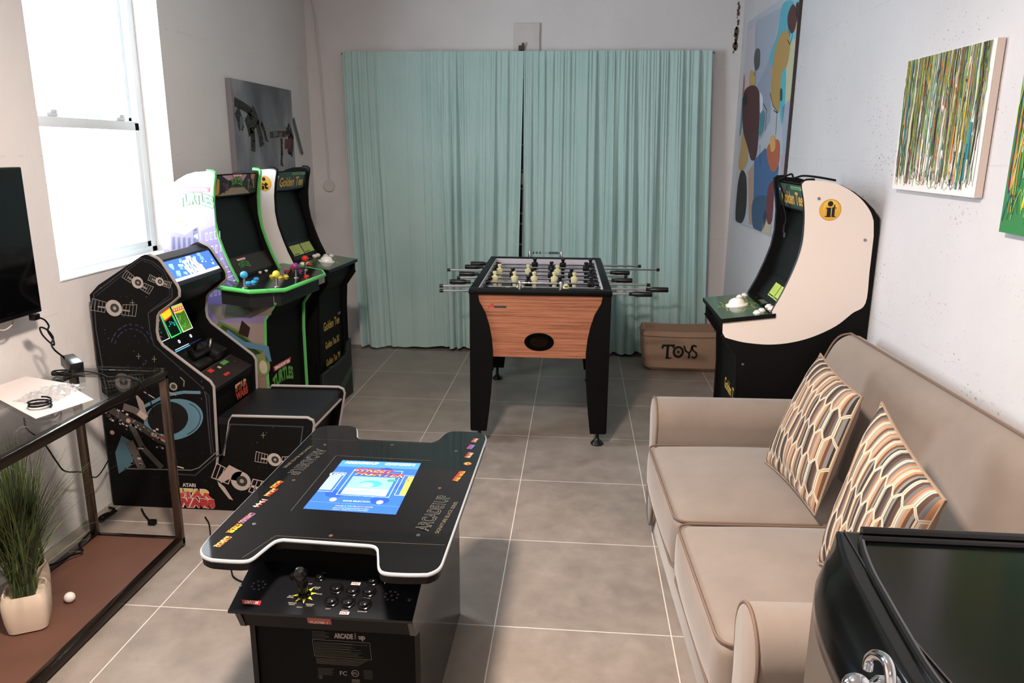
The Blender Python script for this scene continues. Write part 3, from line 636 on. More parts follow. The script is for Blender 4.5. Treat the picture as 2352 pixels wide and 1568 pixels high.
a.build('deck_print', dk)
a = art_on(TM, (0.3325, 0, 0.985), (0, 1, 0), (-0.5, 0, 0.87), lift=0.0035, rough=0.4); a.poly([(-0.215, -0.045), (0.215, -0.045), (0.215, 0.05), (-0.215, 0.05)], '#241512', 0)
tlogo(a, -0.06, 0.0, 0.11, '#3f7a35', '#8d2f30', '#16210f', 1); a.build('bezel_print', TM)
a = art_on(TM, (0.488, 0, 0.37), (0, 1, 0), (0, 0, 1), rough=0.4)
tlogo(a, -0.02, 0.0, 0.24, '#57963e', '#a83a36', '#16210f', 1); a.build('front_logo', TM); a = art_on(TM, (0.488, 0, 0.37), (0, 1, 0), (0, 0, 1), rough=0.4); a.text('TURTLES IN TIME', -0.01, -0.18, 0.052, '#aeb7bd', 2, width=0.25, arch=0.05, bold=0.002)
a.poly([(0.02, -0.25), (0.05, -0.235), (0.09, -0.245), (0.07, -0.27), (0.03, -0.275)], '#a8342a', 1); a.build('front_lettering', TM)
bm = NB(); box(bm, (0.49, 0.17, 0.0), (0.515, 0.245, 0.17), bevel=0.004); obj('riser_corner', bm, mat('#5f7a3c', 0.5), TM)
# ================================================ SIT-DOWN COCKPIT CABINET
SY0, SY1 = 0.74, 1.20
SW = thing('cockpit_arcade_cabinet', 'black sit-down space arcade cabinet with attached bench seat, under the window', 'arcade machine', (-1.40, 0.97, 0))
so = [(-1.822, 0), (-1.808, 0.972), (-1.765, 1.014), (-1.562, 1.140), (-1.545, 1.147), (-1.530, 1.146), (-1.492, 1.128), (-1.480, 1.116), (-1.420, 1.016), (-1.415, 1.0), (-1.417, 0.975), (-1.453, 0.946), (-1.508, 0.908), (-1.522, 0.888), (-1.533, 0.822), (-1.530, 0.785), (-1.512, 0.755), (-1.315, 0.600), (-1.304, 0.580),
      (-1.316, 0.255), (-1.324, 0.212), (-1.285, 0.245), (-1.278, 0.262), (-1.242, 0.425), (-1.230, 0.446), (-0.892, 0.450), (-0.872, 0.44), (-0.868, 0.425), (-0.955, 0.0)]
EDGE = mat('#8f8885', 0.4)
for k, y0 in enumerate((SY0, SY1-0.016)):
    bm = NB(); prism(bm, [(p[0], y0, p[1]) for p in so], (0, 0.016, 0)); sp = obj('side_panel', bm, BLACKM, SW, world=True)
    yc = y0+0.008
    bm = NB(); tube(bm, [(p[0], yc, p[1]+0.0005) for p in so[5:21]], 0.0088, 6); tube(bm, [(p[0], yc, p[1]+0.0005) for p in so[22:29]], 0.0088, 6); obj('edge_moulding', bm, EDGE, sp, world=True, smooth=True)
def across(name, pts, m, y0=SY0+0.016, y1=SY1-0.016, parent=None):
    bm = NB(); prism(bm, [(p[0], y0, p[1]) for p in pts], (0, y1-y0, 0)); return obj(name, bm, m, parent or SW, world=True)
across('marquee_housing', [(-1.80, 0.97), (-1.762, 1.005), (-1.56, 1.132), (-1.535, 1.137), (-1.494, 1.118), (-1.428, 1.008), (-1.427, 0.98), (-1.46, 0.955), (-1.53, 0.90), (-1.80, 0.90)], BLACK)
across('lower_body', [(-1.81, 0.01), (-1.81, 0.90), (-1.66, 0.90), (-1.535, 0.655), (-1.31, 0.545), (-1.325, 0.50), (-1.335, 0.01)], BLACKM)
dm = Vector((-1.428+1.494, 0, 1.008-1.118)).normalized(); nm = Vector((-dm.z, 0, dm.x)) if -dm.z > 0 else Vector((dm.z, 0, -dm.x))
mqf = across('marquee_screen', [(-1.493, 1.119), (-1.490, 1.121), (-1.426, 1.012), (-1.429, 1.010)], mat('#1a1d22', 0.4), SY0+0.018, SY1-0.018)
a = Art((-1.456, 0.97, 1.067), (0, 1, 0), -dm, lift=0.0035)
def em(c, s=1.0): return mat(c, 0.4, emit=s)
a.poly([(-0.205, -0.040), (0.195, -0.040), (0.195, 0.052), (-0.205, 0.052)], em('#3f66c9', 1.5), 0)
a.poly([(-0.205, -0.045), (0.195, -0.045), (0.195, -0.032), (-0.205, -0.032)], em('#dfe9f2', 1.5), 1)
for k in range(26):
    u, v = R_.uniform(-0.19, 0.17), R_.uniform(-0.025, 0.04); s_ = R_.uniform(0.008, 0.03)
    a.poly([(u, v), (u+s_, v-s_*0.3), (u+s_*1.3, v+s_*0.4), (u+s_*0.3, v+s_*0.5)], em(R_.choice(['#8fd0d8', '#cfe6ea', '#6f9fe0', '#a8e0d0']), 1.4), 1)
a.text('STAR', -0.01, 0.002, 0.032, em('#f4f6f2', 1.7), 3, width=0.12, bold=0.003); a.text('WARS', -0.01, -0.031, 0.029, em('#f0e2d0', 1.6), 3, width=0.15, bold=0.003)
a.poly([(-0.03, 0.036), (0.015, 0.036), (0.012, 0.05), (-0.027, 0.05)], em('#e8f0f4', 1.5), 3)
a.build('marquee_picture', mqf)
# main screen: tilted panel between the sides
S0, S1 = Vector((-1.655, 0, 0.900)), Vector((-1.535, 0, 0.660)); ds = (S1-S0).normalized(); ns = Vector((-ds.z, 0, ds.x))
scp = across('screen', [(S0.x, S0.z), (S0.x+0.006, S0.z+0.003), (S1.x+0.006, S1.z+0.003), (S1.x, S1.z)], mat('#08080a', 0.25))
mid = (S0+S1)/2+ns*0.007; a = Art((mid.x, 0.97, mid.z), (0, 1, 0), -ds, lift=0.0008)
def ps(pts, c, layer=1): a.poly(pts, c, layer, px=True)
def crop(x, y): return (200+x*0.19129, 560+y*0.19129)
def cps(pts): return [crop(*q) for q in pts]
ps(cps([(862, 838), (985, 755), (1138, 1068), (1010, 1135)]), em('#37c85a', 1.0), 1); ps(cps([(886, 850), (975, 790), (1118, 1065), (1014, 1115)]), em('#04120b', 0.6), 2)
ps(cps([(866, 832), (972, 748), (1024, 858), (935, 935)]), em('#d9341f', 1.0), 3); ps(cps([(878, 850), (985, 775), (1012, 850), (925, 918)]), em('#e3cf2d', 1.1), 4)
ps(cps([(1005, 755), (1132, 708), (1270, 1010), (1150, 1065)]), em('#cfe0d0', 0.9), 1); ps(cps([(1016, 762), (1128, 720), (1258, 1004), (1156, 1052)]), em('#4f7a22', 0.8), 2)
ps(cps([(1016, 762), (1128, 720), (1165, 790), (1120, 825), (1050, 838)]), em('#e0c83a', 1.0), 3); ps(cps([(1012, 790), (1148, 742), (1162, 778), (1030, 826)]), em('#cf4a40', 1.0), 4)
for k in range(5): ps(cps([(1030+26*k, 790-9*k), (1044+26*k, 785-9*k), (1052+26*k, 806-9*k), (1038+26*k, 811-9*k)]), em('#f0d0c4', 1.0), 5)
for k in range(14): u, v = R_.uniform(1090, 1180), R_.uniform(860, 1000); ps(cps([(u, v), (u+R_.uniform(8, 22), v-5), (u+R_.uniform(6, 22), v+R_.uniform(10, 30))]), em(R_.choice(['#38b84a', '#2f9a3a', '#6fcf5a']), 1.0), 4)
for k in range(12): u, v = R_.uniform(975, 1060), R_.uniform(920, 1050); ps(cps([(u, v), (u+12, v-3), (u+14, v+9), (u+2, v+12)]), em(R_.choice(['#58d0d0', '#39b59a', '#2f6a9a']), 1.0), 4)
a.line(cps([(800, 760), (870, 850), (988, 1132), (860, 1192)]), 0.003, em('#d9e3e0', 0.9), 3, px=True)
q = a.px(*crop(850, 905)); a.text('S', q[0], q[1]-0.008, 0.022, em('#d9382a', 1.0), 4, bold=0.002)
for k in range(8): u, v = R_.uniform(850, 900), R_.uniform(1020, 1130); ps(cps([(u, v), (u+8, v-2), (u+12, v+7), (u+2, v+10)]), em(R_.choice(['#2f9a5a', '#7a4a6a', '#c0b090']), 0.8), 3)
ps(cps([(1000, 690), (1040, 672), (1060, 700), (1030, 720)]), em('#9fb4cf', 0.9), 2); ps(cps([(1025, 690), (1040, 684), (1048, 697), (1034, 704)]), em('#05070a', 0.5), 3); ps(cps([(1080, 640), (1100, 620), (1138, 680), (1120, 690)]), em('#a9b4df', 0.9), 2)
for (u, v) in ((950, 1245), (1104, 1172), (1243, 1104)):
    q = a.px(*crop(u, v)); a.disc(q[0], q[1], 0.0085, em('#dfe6f0', 1.0), 2); a.disc(q[0], q[1], 0.0035, em('#0a0a12', 0.5), 3)
a.line(cps([(1055, 1278), (1218, 1198)]), 0.0035, em('#c9d3da', 0.9), 2, px=True); a.line(cps([(1057, 1302), (1232, 1216)]), 0.0042, em('#58b4d0', 0.9), 2, px=True)
a.line(cps([(960, 1340), (1050, 1300)]), 0.002, em('#3a3a8a', 0.7), 2, px=True); a.line(cps([(1236, 1205), (1360, 1140)]), 0.002, em('#3a3a8a', 0.7), 2, px=True)
a.build('screen_picture', scp)
# control deck with yoke housing
cd0, cd1 = Vector((-1.535, 0, 0.657)), Vector((-1.31, 0, 0.547)); dd = (cd1-cd0).normalized(); nd = Vector((-dd.z, 0, dd.x))
a = Art((-1.42, 0.97, 0.6015), (0, 1, 0), -dd, lift=0.002, rough=0.3)
a.poly([(-0.212, -0.115), (0.212, -0.115), (0.212, 0.0), (-0.212, 0.0)], '#26211f', 0); a.line([(-0.21, 0.0), (0.21, 0.0)], 0.003, '#4a4440', 1)
for (u, v, w2, h2, c) in ((-0.16, -0.05, .05, .018, '#b8322a'), (-0.06, -0.03, .04, .022, '#b8322a'), (-0.02, -0.085, .05, .014, '#b8322a'), (0.07, -0.03, .06, .024, '#4f8a48'), (0.02, -0.035, .02, .016, '#a8a878'), (-0.15, -0.075, .02, .012, '#b8322a')):
    a.poly([(u, v), (u+w2, v), (u+w2, v+h2), (u, v+h2)], c, 1)
for k in range(26): u, v = R_.uniform(-0.2, 0.2), R_.uniform(-0.11, -0.005); a.disc(u, v, R_.uniform(.0015, .005), R_.choice(['#4a4441', '#5c5550', '#37302d']), 1, seg=8)
a.build('deck_print', SW)
for (yy, h, wd) in ((0.93, 0.05, 0.13), (1.08, 0.085, 0.10)):
    c0 = cd0+dd*0.065; bm = NB(); M = Matrix(((dd.x, 0, nd.x, c0.x), (0, 1, 0, yy), (dd.z, 0, nd.z, c0.z), (0, 0, 0, 1)))
    box(bm, (-0.055, -wd/2, 0), (0.055, wd/2, h*0.6), M=M, bevel=0.008); obj('yoke_housing', bm, mat('#151414', 0.35), SW, world=True, smooth=True)
bm = NB(); c0 = cd0+dd*0.07+nd*0.05; tube(bm, [Vector((c0.x, 0.85, c0.z+0.045)), Vector((c0.x, 0.86, c0.z+0.02)), Vector((c0.x, 0.88, c0.z)), Vector((c0.x, 1.02, c0.z)), Vector((c0.x, 1.04, c0.z+0.02)), Vector((c0.x, 1.05, c0.z+0.045))], 0.013, 10); obj('steering_yoke', bm, mat('#111111', 0.3), SW, world=True, smooth=True)
a = Art((-1.3185, 0.97, 0.47), (0, 1, 0), (-0.02, 0, 1), lift=0.006, rough=0.5); a.text('STAR', 0.065, 0.012, 0.032, '#c9a070', 1, width=0.13, bold=0.003, grad='#8a3a2a'); a.text('WARS', 0.065, -0.028, 0.032, '#a03a2c', 1, width=0.13, bold=0.003); a.build('front_lettering', SW)
# bench
across('bench_seat', [(-1.30, 0.405), (-1.30, 0.436), (-0.895, 0.440), (-0.882, 0.43), (-0.888, 0.395)], mat('#0c0d10', 0.45, bump=0.2, bscale=900))
across('bench_base', [(-1.30, 0.0), (-1.30, 0.405), (-0.915, 0.398), (-1.0, 0.0)], BLACKM)
bm = NB(); tube(bm, [(-0.884, SY0+0.016, 0.392), (-0.884, SY1-0.016, 0.392)], 0.006, 6); obj('seat_moulding', bm, EDGE, SW, world=True)
# printed side
a = Art((0, SY0, 0), (1, 0, 0), (0, 0, 1), lift=0.001, rough=0.38)
BK = '#08080a'; GL = '#35343a'
def sw(pts): return [(180+x*0.43367, 540+y*0.43367) for x, y in pts]
inner1 = sw([(82, 310), (330, 120), (395, 140), (455, 190), (497, 290), (497, 330), (370, 412), (380, 500), (400, 580), (640, 790), (692, 850), (700, 1000), (718, 1165)])
inner2 = sw([(98, 318), (332, 132), (390, 150), (444, 198), (485, 295), (484, 322), (380, 400)])
a.line(inner1, 0.004, GL, 1, px=True); a.line(inner2, 0.003, '#2a2a30', 1, px=True)
a.line(sw([(82, 310), (95, 500), (130, 700), (170, 960)]), 0.005, GL, 1, px=True); a.line(sw([(660, 800), (678, 860), (688, 1000), (705, 1160)]), 0.006, GL, 1, px=True)
a.line(sw([(240, 1236), (480, 1240), (500, 1262), (620, 1270), (740, 1165), (765, 1160), (805, 1000), (1190, 1014), (1175, 1120)]), 0.006, GL, 1, px=True)
a.line(sw([(245, 1234), (600, 1243), (640, 1230), (742, 1140)]), 0.004, '#77716e', 2, px=True)
# pale blue ringed planet, plain black core
def arcpts(cx, cy, rx, ry, a0, a1, n=28, tilt=0): 
    out = []
    for k in range(n+1):
        t_ = math.radians(a0+(a1-a0)*k/n); x_, y_ = rx*math.cos(t_), ry*math.sin(t_); ti = math.radians(tilt)
        out.append((cx+x_*math.cos(ti)-y_*math.sin(ti), cy+x_*math.sin(ti)+y_*math.cos(ti)))
    return out
a.poly(sw(arcpts(505, 975, 158, 108, 0, 360, 40, -10)), '#567a89', 2, px=True); a.poly(sw(arcpts(475, 968, 108, 88, 0, 360, 36, -5)), BK, 3, px=True); a.line(sw(arcpts(520, 975, 128, 92, -50, 70, 20, -10)), 0.0035, '#1f2e36', 4, px=True)
a.line(sw([(352, 905), (470, 845), (560, 830), (648, 832)]), 0.014, '#567a89', 3, px=True)
a.poly(sw([(196, 1150), (230, 1060), (275, 1085), (298, 1150), (285, 1215), (215, 1262)]), '#4c6c7b', 2, px=True)
# grey generic machine: bolted blocks, tubes and struts
greys = ['#4a4542', '#6b625d', '#8a7f79', '#a3968f', '#37322f', '#c0aca2', '#242120']
a.line(sw([(150, 905), (230, 960), (330, 1010), (430, 1080), (500, 1105)]), 0.035, '#3b3633', 5, px=True)
a.line(sw([(240, 905), (300, 925), (365, 970)]), 0.032, '#5a524e', 5, px=True); a.line(sw([(320, 935), (362, 968)]), 0.028, '#b09a90', 6, px=True)
a.line(sw([(280, 1000), (340, 1120), (445, 1230)]), 0.026, '#4a4542', 5, px=True); a.line(sw([(270, 1090), (340, 1235)]), 0.04, '#5a524e', 5, px=True); a.line(sw([(390, 1050), (505, 1110)]), 0.016, '#b8a49a', 7, px=True); a.line(sw([(425, 1060), (480, 1085)]), 0.010, '#8f3f38', 8, px=True)
a.poly(sw([(300, 830), (345, 880), (370, 960), (325, 920)]), '#8d8078', 5, px=True)
for k in range(70):
    t_ = R_.random(); bx = 170+t_*300+R_.uniform(-25, 25); by = 920+t_*170+R_.uniform(-35, 45); s_ = R_.uniform(4, 14)
    a.poly(sw([(bx, by), (bx+s_, by+s_*0.5), (bx+s_*0.7, by+s_*1.2), (bx-s_*0.3, by+s_*0.7)]), R_.choice(greys), 7, px=True)
for k in range(14):
    bx = 280+R_.uniform(0, 60); by = 1090+R_.uniform(0, 130); s_ = R_.uniform(8, 20); a.poly(sw([(bx, by), (bx+s_, by+3), (bx+s_, by+s_*.7), (bx, by+s_*.6)]), R_.choice(greys), 7, px=True)
for (u, v) in ((228, 873), (145, 930), (267, 980), (182, 1043)): q = a.px(*sw([(u, v)])[0]); a.disc(q[0], q[1], 0.0105, '#b98f80', 8)
a.line(sw([(320, 810), (405, 862)]), 0.004, '#b8aaa2', 5, px=True); a.line(sw([(505, 1218), (560, 1232)]), 0.006, '#b8aaa2', 5, px=True)
# generic survey craft drawn with a round hull between two wire panels
def craft(cx, cy, s_, tilt, c='#8c8782', wgt=0.0022):
    def P(x_, y_): t_ = math.radians(tilt); return (cx+s_*(x_*math.cos(t_)-y_*math.sin(t_)), cy+s_*(x_*math.sin(t_)+y_*math.cos(t_)))
    for sd in (-1, 1):
        q_ = [P(sd*0.55, -0.30), P(sd*1.45, -0.42), P(sd*1.45, 0.34), P(sd*0.55, 0.36)]
        a.line(sw(q_), wgt, c, 4, closed=True, px=True)
        for f_ in (0.25, 0.5, 0.75): a.line(sw([(q_[0][0]+(q_[1][0]-q_[0][0])*f_, q_[0][1]+(q_[1][1]-q_[0][1])*f_), (q_[3][0]+(q_[2][0]-q_[3][0])*f_, q_[3][1]+(q_[2][1]-q_[3][1])*f_)]), wgt*0.8, c, 4, px=True)
    a.line(sw([P(-1.05, 0.05), P(1.05, 0.05)]), wgt*3, c, 4, px=True); q_ = a.px(*sw([(cx, cy)])[0]); r_0 = s_*0.36*0.00115*1.05
    a.disc(q_[0], q_[1], r_0, '#a59d96', 5); a.disc(q_[0]+r_0*.1, q_[1], r_0*0.55, '#2c2a29', 6); a.disc(q_[0]+r_0*.1, q_[1], r_0*0.22, '#8f8781', 7)
craft(190, 385, 82, 8); craft(315, 250, 58, 32); craft(432, 245, 42, 20); craft(1040, 1187, 70, 8, '#b5a39c')
craft(862, 1300, 105, 20, '#b3a19a', 0.004)
a.poly(sw([(738, 1290), (800, 1215), (870, 1250), (845, 1300), (800, 1290), (760, 1310)]), '#a8978f', 5, px=True); a.poly(sw([(738, 1300), (775, 1330), (822, 1402), (800, 1395), (745, 1325)]), '#a8978f', 5, px=True)
q = a.px(*sw([(505, 800)])[0]); a.disc(q[0], q[1], 0.018, '#8f8a80', 5); a.disc(q[0], q[1], 0.011, '#31372f', 6); a.line(sw([(462, 795), (480, 830), (520, 845)]), 0.006, '#8f8a80', 5, px=True); a.line(sw([(540, 750), (562, 770), (560, 800)]), 0.005, '#77716a', 5, px=True)
# faint violet-blue haze arcs
for r0, dr in ((1.0, 0.0), (0.82, 0.0)):
    for k in range(9): t0 = 195+k*17+R_.uniform(-3, 3); a.line(sw(arcpts(285, 600, 112*r0, 128*r0, t0, t0+R_.uniform(7, 13), 5)), 0.006*r0, '#23233f', 3, px=True)
for k in range(10): u, v = R_.uniform(190, 380), R_.uniform(650, 800); a.poly(sw([(u, v), (u+R_.uniform(4, 14), v+3), (u+R_.uniform(0, 10), v+R_.uniform(8, 22))]), '#25253f', 3, px=True)
# stars
inside = [(p[0], p[1]) for p in so]
def pin(x_, y_):
    c_ = False
    for i in range(len(inside)):
        (x1, y1), (x2, y2) = inside[i-1], inside[i]
        if (y1 > y_) != (y2 > y_) and x_ < (x2-x1)*(y_-y1)/(y2-y1)+x1: c_ = not c_
    return c_
for k in range(330):
    x_, y_ = R_.uniform(-1.81, -0.88), R_.uniform(0.05, 1.13)
    if pin(x_-0.01, y_) and pin(x_+0.01, y_) and pin(x_, y_+0.012): a.disc(x_, y_, R_.choice([0.0006, 0.0006, 0.001, 0.001, 0.0018]), R_.choice(['#8a8680', '#5c5a58', '#a9a39b']), 2, seg=5)
for (u, v) in ((287, 357), (403, 655), (320, 640), (980, 1058)): a.line(sw([(u-13, v), (u+13, v)]), 0.001, '#c9bfa8', 3, px=True); a.line(sw([(u, v-16), (u, v+16)]), 0.001, '#c9bfa8', 3, px=True)
q = a.px(435, 1117); a.text('ATARI', q[0], q[1], 0.0165, '#b9aca6', 3, width=0.062, bold=0.001)
q = a.px(448, 1141); a.text('STAR', q[0], q[1]-0.0, 0.036, '#c9b36a', 3, width=0.165, bold=0.004, outline='#c9bdb6', ow=0.003, grad='#b8403a'); a.text('WARS', q[0], q[1]-0.045, 0.036, '#a83232', 5, width=0.185, bold=0.004, outline='#c9bdb6', ow=0.003)
a.build('side_print', SW)
# ================================================ COCKTAIL ARCADE TABLE
CT = thing('cocktail_arcade_table', 'black two-player cocktail arcade table with glowing blue screen in its glossy top', 'arcade machine', (-0.345, -0.27, 0))
def k1(pts): return [(440+x*0.38781, 960+y*0.38781) for x, y in pts]
to = k1([(740, 60), (800, 45), (930, 45), (975, 60), (978, 108), (997, 125), (1420, 145), (1460, 130), (1500, 95), (1545, 78), (1690, 84), (1733, 98), (1740, 128), (1482, 846), (1458, 885), (1395, 914), (1190, 911), (1128, 900), (1112, 868), (1108, 780), (1090, 753), (1050, 743), (545, 708), (492, 720), (430, 765), (372, 812), (335, 832), (280, 836), (122, 826), (68, 802), (62, 765), (118, 692)])
ZT1 = 0.62
tp = [at(u, v, z=ZT1) for u, v in to]
sm = []
for i in range(len(tp)):
    p0, p1, p2, p3 = tp[i-1], tp[i], tp[(i+1) % len(tp)], tp[(i+2) % len(tp)]
    if (p2-p1).length > 0.12: sm.append(p1); continue
    for k in range(3):
        t_ = k/3; sm.append(p1.lerp(p2, t_) + 0.5*t_*(1-t_)*((p1-p0)*min(1, (p2-p1).length/max(1e-6, (p1-p0).length))-(p3-p2)*min(1, (p2-p1).length/max(1e-6, (p3-p2).length)))*0.5)
ctr = Vector((-0.345, -0.27, 0))
bm = NB(); prism(bm, [(p.x, p.y, ZT1-0.030) for p in sm], (0, 0, 0.024)); top = obj('tabletop', bm, mat('#050505', 0.4, spec=0.3), CT, world=True)
bm = NB(); prism(bm, [(p.x, p.y, ZT1-0.0045) for p in sm], (0, 0, 0.0045)); obj('glass_top', bm, mat('#0d0e0f', 0.045, spec=0.5), top, world=True)
bm = NB(); tube(bm, [(p.x, p.y, ZT1-0.0065) for p in sm], 0.0052, 8, closed=True); obj('edge_moulding', bm, mat('#9aa0a4', 0.25), top, world=True, smooth=True)
def side(x0):
    pr = [(-0.60, 0.0), (-0.60, 0.385), (-0.648, 0.405), (-0.672, 0.455), (-0.672, 0.463), (-0.50, 0.512), (-0.50, 0.588)]
    pr = pr+[(-0.54-y_, z_) for y_, z_ in reversed(pr)]
    bm = NB(); prism(bm, [(x0, y_, z_) for y_, z_ in pr], (0.014, 0, 0)); return obj('side_panel', bm, mat('#08080a', 0.14, spec=0.35), CT, world=True)
side(-0.578); side(-0.142)
def ctb(name, prf, m, x0=-0.564, x1=-0.142):
    bm = NB(); prism(bm, [(x0, y_, z_) for y_, z_ in prf], (x1-x0, 0, 0)); return obj(name, bm, m, CT, world=True)
ctb('body', [(-0.592, 0.012), (-0.592, 0.40), (-0.52, 0.50), (-0.52, 0.588), (-0.02, 0.588), (-0.02, 0.50), (0.052, 0.40), (0.052, 0.012)], mat('#050505', 0.5, spec=0.1))
for sgn in (1, -1):
    def Yc(y_): return y_ if sgn > 0 else -0.54-y_
    bm = NB(); prism(bm, [(-0.592, Yc(-0.680), 0.468), (-0.592, Yc(-0.500), 0.5185), (-0.592, Yc(-0.500), 0.512), (-0.592, Yc(-0.680), 0.461)], (0.464, 0, 0))
    cpn = obj('control_panel', bm, mat('#0e0f11', 0.22), CT, world=True)
    bm = NB(); prism(bm, [(-0.564, Yc(-0.668), 0.459), (-0.564, Yc(-0.645), 0.405), (-0.564, Yc(-0.592), 0.385), (-0.564, Yc(-0.592), 0.475)], (0.422, 0, 0)); obj('control_fascia', bm, BLACKM, CT, world=True)
    if sgn < 0: continue
    o_ = Vector((-0.36, -0.590, 0.4935)); dv = Vector((0, 0.18, 0.0505)).normalized(); nv = Vector((0, -dv.z, dv.y))
    a = Art(o_, (1, 0, 0), dv, lift=0.0008, rough=0.3)
    def k2(x_, y_): return (500+x_*0.22109, 1280+y_*0.22109)
    def loc(x_, y_): q_ = a.px(*k2(x_, y_)); return a.o+a.ux*q_[0]+a.uy*q_[1]
    a.poly([k2(*q_) for q_ in ((250, 440), (455, 452), (440, 497), (262, 484))], '#a82b2c', 1, px=True)
    q_ = a.px(*k2(345, 482)); a.text('CAPCOM', q_[0], q_[1], 0.0085, '#d9cfcc', 2, width=0.034, bold=0.0005)
    for (x_, y_, s_) in ((967, 270, 'JUMP'), (1040, 306, 'FORWARD FLIP'), (1055, 375, 'FORWARD'), (765, 394, 'BACK DEFENSE'), (780, 468, 'DEFENSIVE CROUCH'), (962, 482, 'DEFENSIVE CROUCH'), (853, 512, 'CROUCH'), (1208, 392, 'JAB'), (1383, 410, 'STRONG'), (1553, 420, 'FIERCE'), (1150, 528, 'SHORT'), (1325, 545, 'FORWARD'), (1505, 557, 'ROUNDHOUSE')):
        q_ = a.px(*k2(x_, y_))
        for j, w_ in enumerate(s_.split(' ') if len(s_) > 10 else [s_]): a.text(w_, q_[0], q_[1]-0.004-0.0048*j, 0.0032, '#a8a198', 2, width=0.0034*len(w_)*0.62+0.002)
    for (x_, y_, s_) in ((1435, 275, 'PUNCH'), (1316, 580, 'KICK')):
        q_ = a.px(*k2(x_, y_)); w_ = 0.0115; a.poly([(q_[0]-w_, q_[1]-0.0045), (q_[0]+w_, q_[1]-0.0045), (q_[0]+w_*1.05, q_[1]+0.0045), (q_[0]-w_*0.95, q_[1]+0.0045)], '#d8cfc8', 2); a.text(s_, q_[0], q_[1]-0.0032, 0.0064, '#5c1f1c', 3, width=0.0185, bold=0.0004)
    for (x_, y_, s_) in ((848, 138, 'OFF/ON'), (1100, 160, '-VOL+')): q_ = a.px(*k2(x_, y_)); a.text(s_, q_[0], q_[1]-0.003, 0.004, '#5b5b5c', 2, width=0.018)
    js = a.px(*k2(905, 385))
    for k in range(8):
        t_ = math.radians(k*45+12); r0, r1 = 0.014, 0.030
        if 95 < math.degrees(t_) < 150: continue
        a.poly([(js[0]+r1*math.cos(t_), js[1]+r1*math.sin(t_)), (js[0]+r0*math.cos(t_+0.38), js[1]+r0*math.sin(t_+0.38)), (js[0]+r0*math.cos(t_-0.38), js[1]+r0*math.sin(t_-0.38))], '#bdb83a', 1)
    for (cx, cy) in ((425, 292), (1806, 400)):
        q_ = a.px(*k2(cx, cy)); a.ring(q_[0], q_[1], 0.0022, 0.0008, '#6c6c70', 1, seg=12)
        for k in range(8): t_ = math.radians(k*45+20); a.ring(q_[0]+0.0165*math.cos(t_), q_[1]+0.014*math.sin(t_), 0.0022, 0.0008, '#6c6c70', 1, seg=12)
    q_ = a.px(*k2(1740, 255)); a.disc(q_[0], q_[1]+0.005, 0.0018, '#9a9a9a', 2, seg=10); a.poly([(q_[0]-0.0022, q_[1]+0.003), (q_[0]+0.0022, q_[1]+0.003), (q_[0]+0.001, q_[1]-0.007), (q_[0]-0.001, q_[1]-0.007)], '#9a9a9a', 2)
    a.build('panel_print', cpn)
    for (x_, y_) in ((1237, 325), (1405, 350), (1577, 355), (1184, 455), (1356, 470), (1528, 487), (1615, 245), (800, 195), (1065, 212)):
        b_ = loc(x_, y_); sc_ = 1.22 if y_ > 300 else (1.12 if x_ > 1500 else 0.9)
        bm = NB(); lathe(bm, [(0.0150*sc_, 0), (0.0146*sc_, 0.003), (0.012*sc_, 0.0042)], b_, nv, 22); bt = obj('button', bm, mat('#0a0a0b', 0.1), cpn, world=True, smooth=True)
        bm = NB(); lathe(bm, [(0.0108*sc_, 0.0), (0.0108*sc_, 0.0085), (0.0085*sc_, 0.0105), (0.004*sc_, 0.0112), (0, 0.0113)], b_, nv, 22); obj('plunger', bm, mat('#101012', 0.1), bt, world=True, smooth=True)
    for (x_, y_) in ((237, 300), (1990, 438)): bm = NB(); lathe(bm, [(0.0045, 0), (0.004, 0.002), (0, 0.0022)], loc(x_, y_), nv, 12); obj('screw', bm, STEEL, cpn, world=True)
    jb = loc(905, 385); bm = NB(); lathe(bm, [(0.017, 0.0), (0.015, 0.004), (0.008, 0.006), (0.010, 0.012), (0.010, 0.022), (0.012, 0.030), (0.0135, 0.040), (0.0125, 0.050), (0.0160, 0.060), (0.0175, 0.069), (0.0165, 0.079), (0.010, 0.088), (0, 0.0905)], jb, nv, 24); obj('joystick', bm, mat('#0b0b0c', 0.2), cpn, world=True, smooth=True)
a = Art((0, -0.668, 0.459), (1, 0, 0), (0, -0.0230, 0.054), lift=0.001, rough=0.4)
a.poly([(500+x_*0.22109, 1280+y_*0.22109) for x_, y_ in ((925, 612), (1172, 628), (1187, 692), (940, 675))], '#8f3531', 1, px=True); q_ = a.px(733.5, 1430); a.text('PLAYER 1', q_[0], q_[1]-0.001, 0.0095, '#b9a9a4', 2, width=0.044, bold=0.0004); a.build('player_label', CT, 'red PLAYER 1 label')
a = Art((0, -0.592, 0), (1, 0, 0), (0, 0, 1), lift=0.001, rough=0.4); g1 = '#575450'
def k3(x_, y_): return a.px(500+x_*0.22109, 1280+y_*0.22109)
q_ = k3(1310, 835); a.text('ARCADE', q_[0], q_[1], 0.0135, '#77736f', 2, width=0.050, bold=0.0012); q_ = k3(1500, 845); a.text('up', q_[0], q_[1], 0.0135, '#77736f', 2, width=0.018, bold=0.001); q_ = k3(1432, 835); a.text('1', q_[0], q_[1]-0.002, 0.017, '#3f3d3b', 2, bold=0.001)
a.line([(q__[0], q__[1]) for q__ in (k3(985, 845), k3(1580, 885), k3(1600, 1060), k3(1010, 1020))], 0.0009, '#6c6966', 1, closed=True)
for k in range(11):
    v_ = 875+k*13.5; a.line([k3(1000+k*1.6, v_), k3(1000+k*1.6+R_.uniform(350, 560), v_+22)], 0.0007, g1, 1)
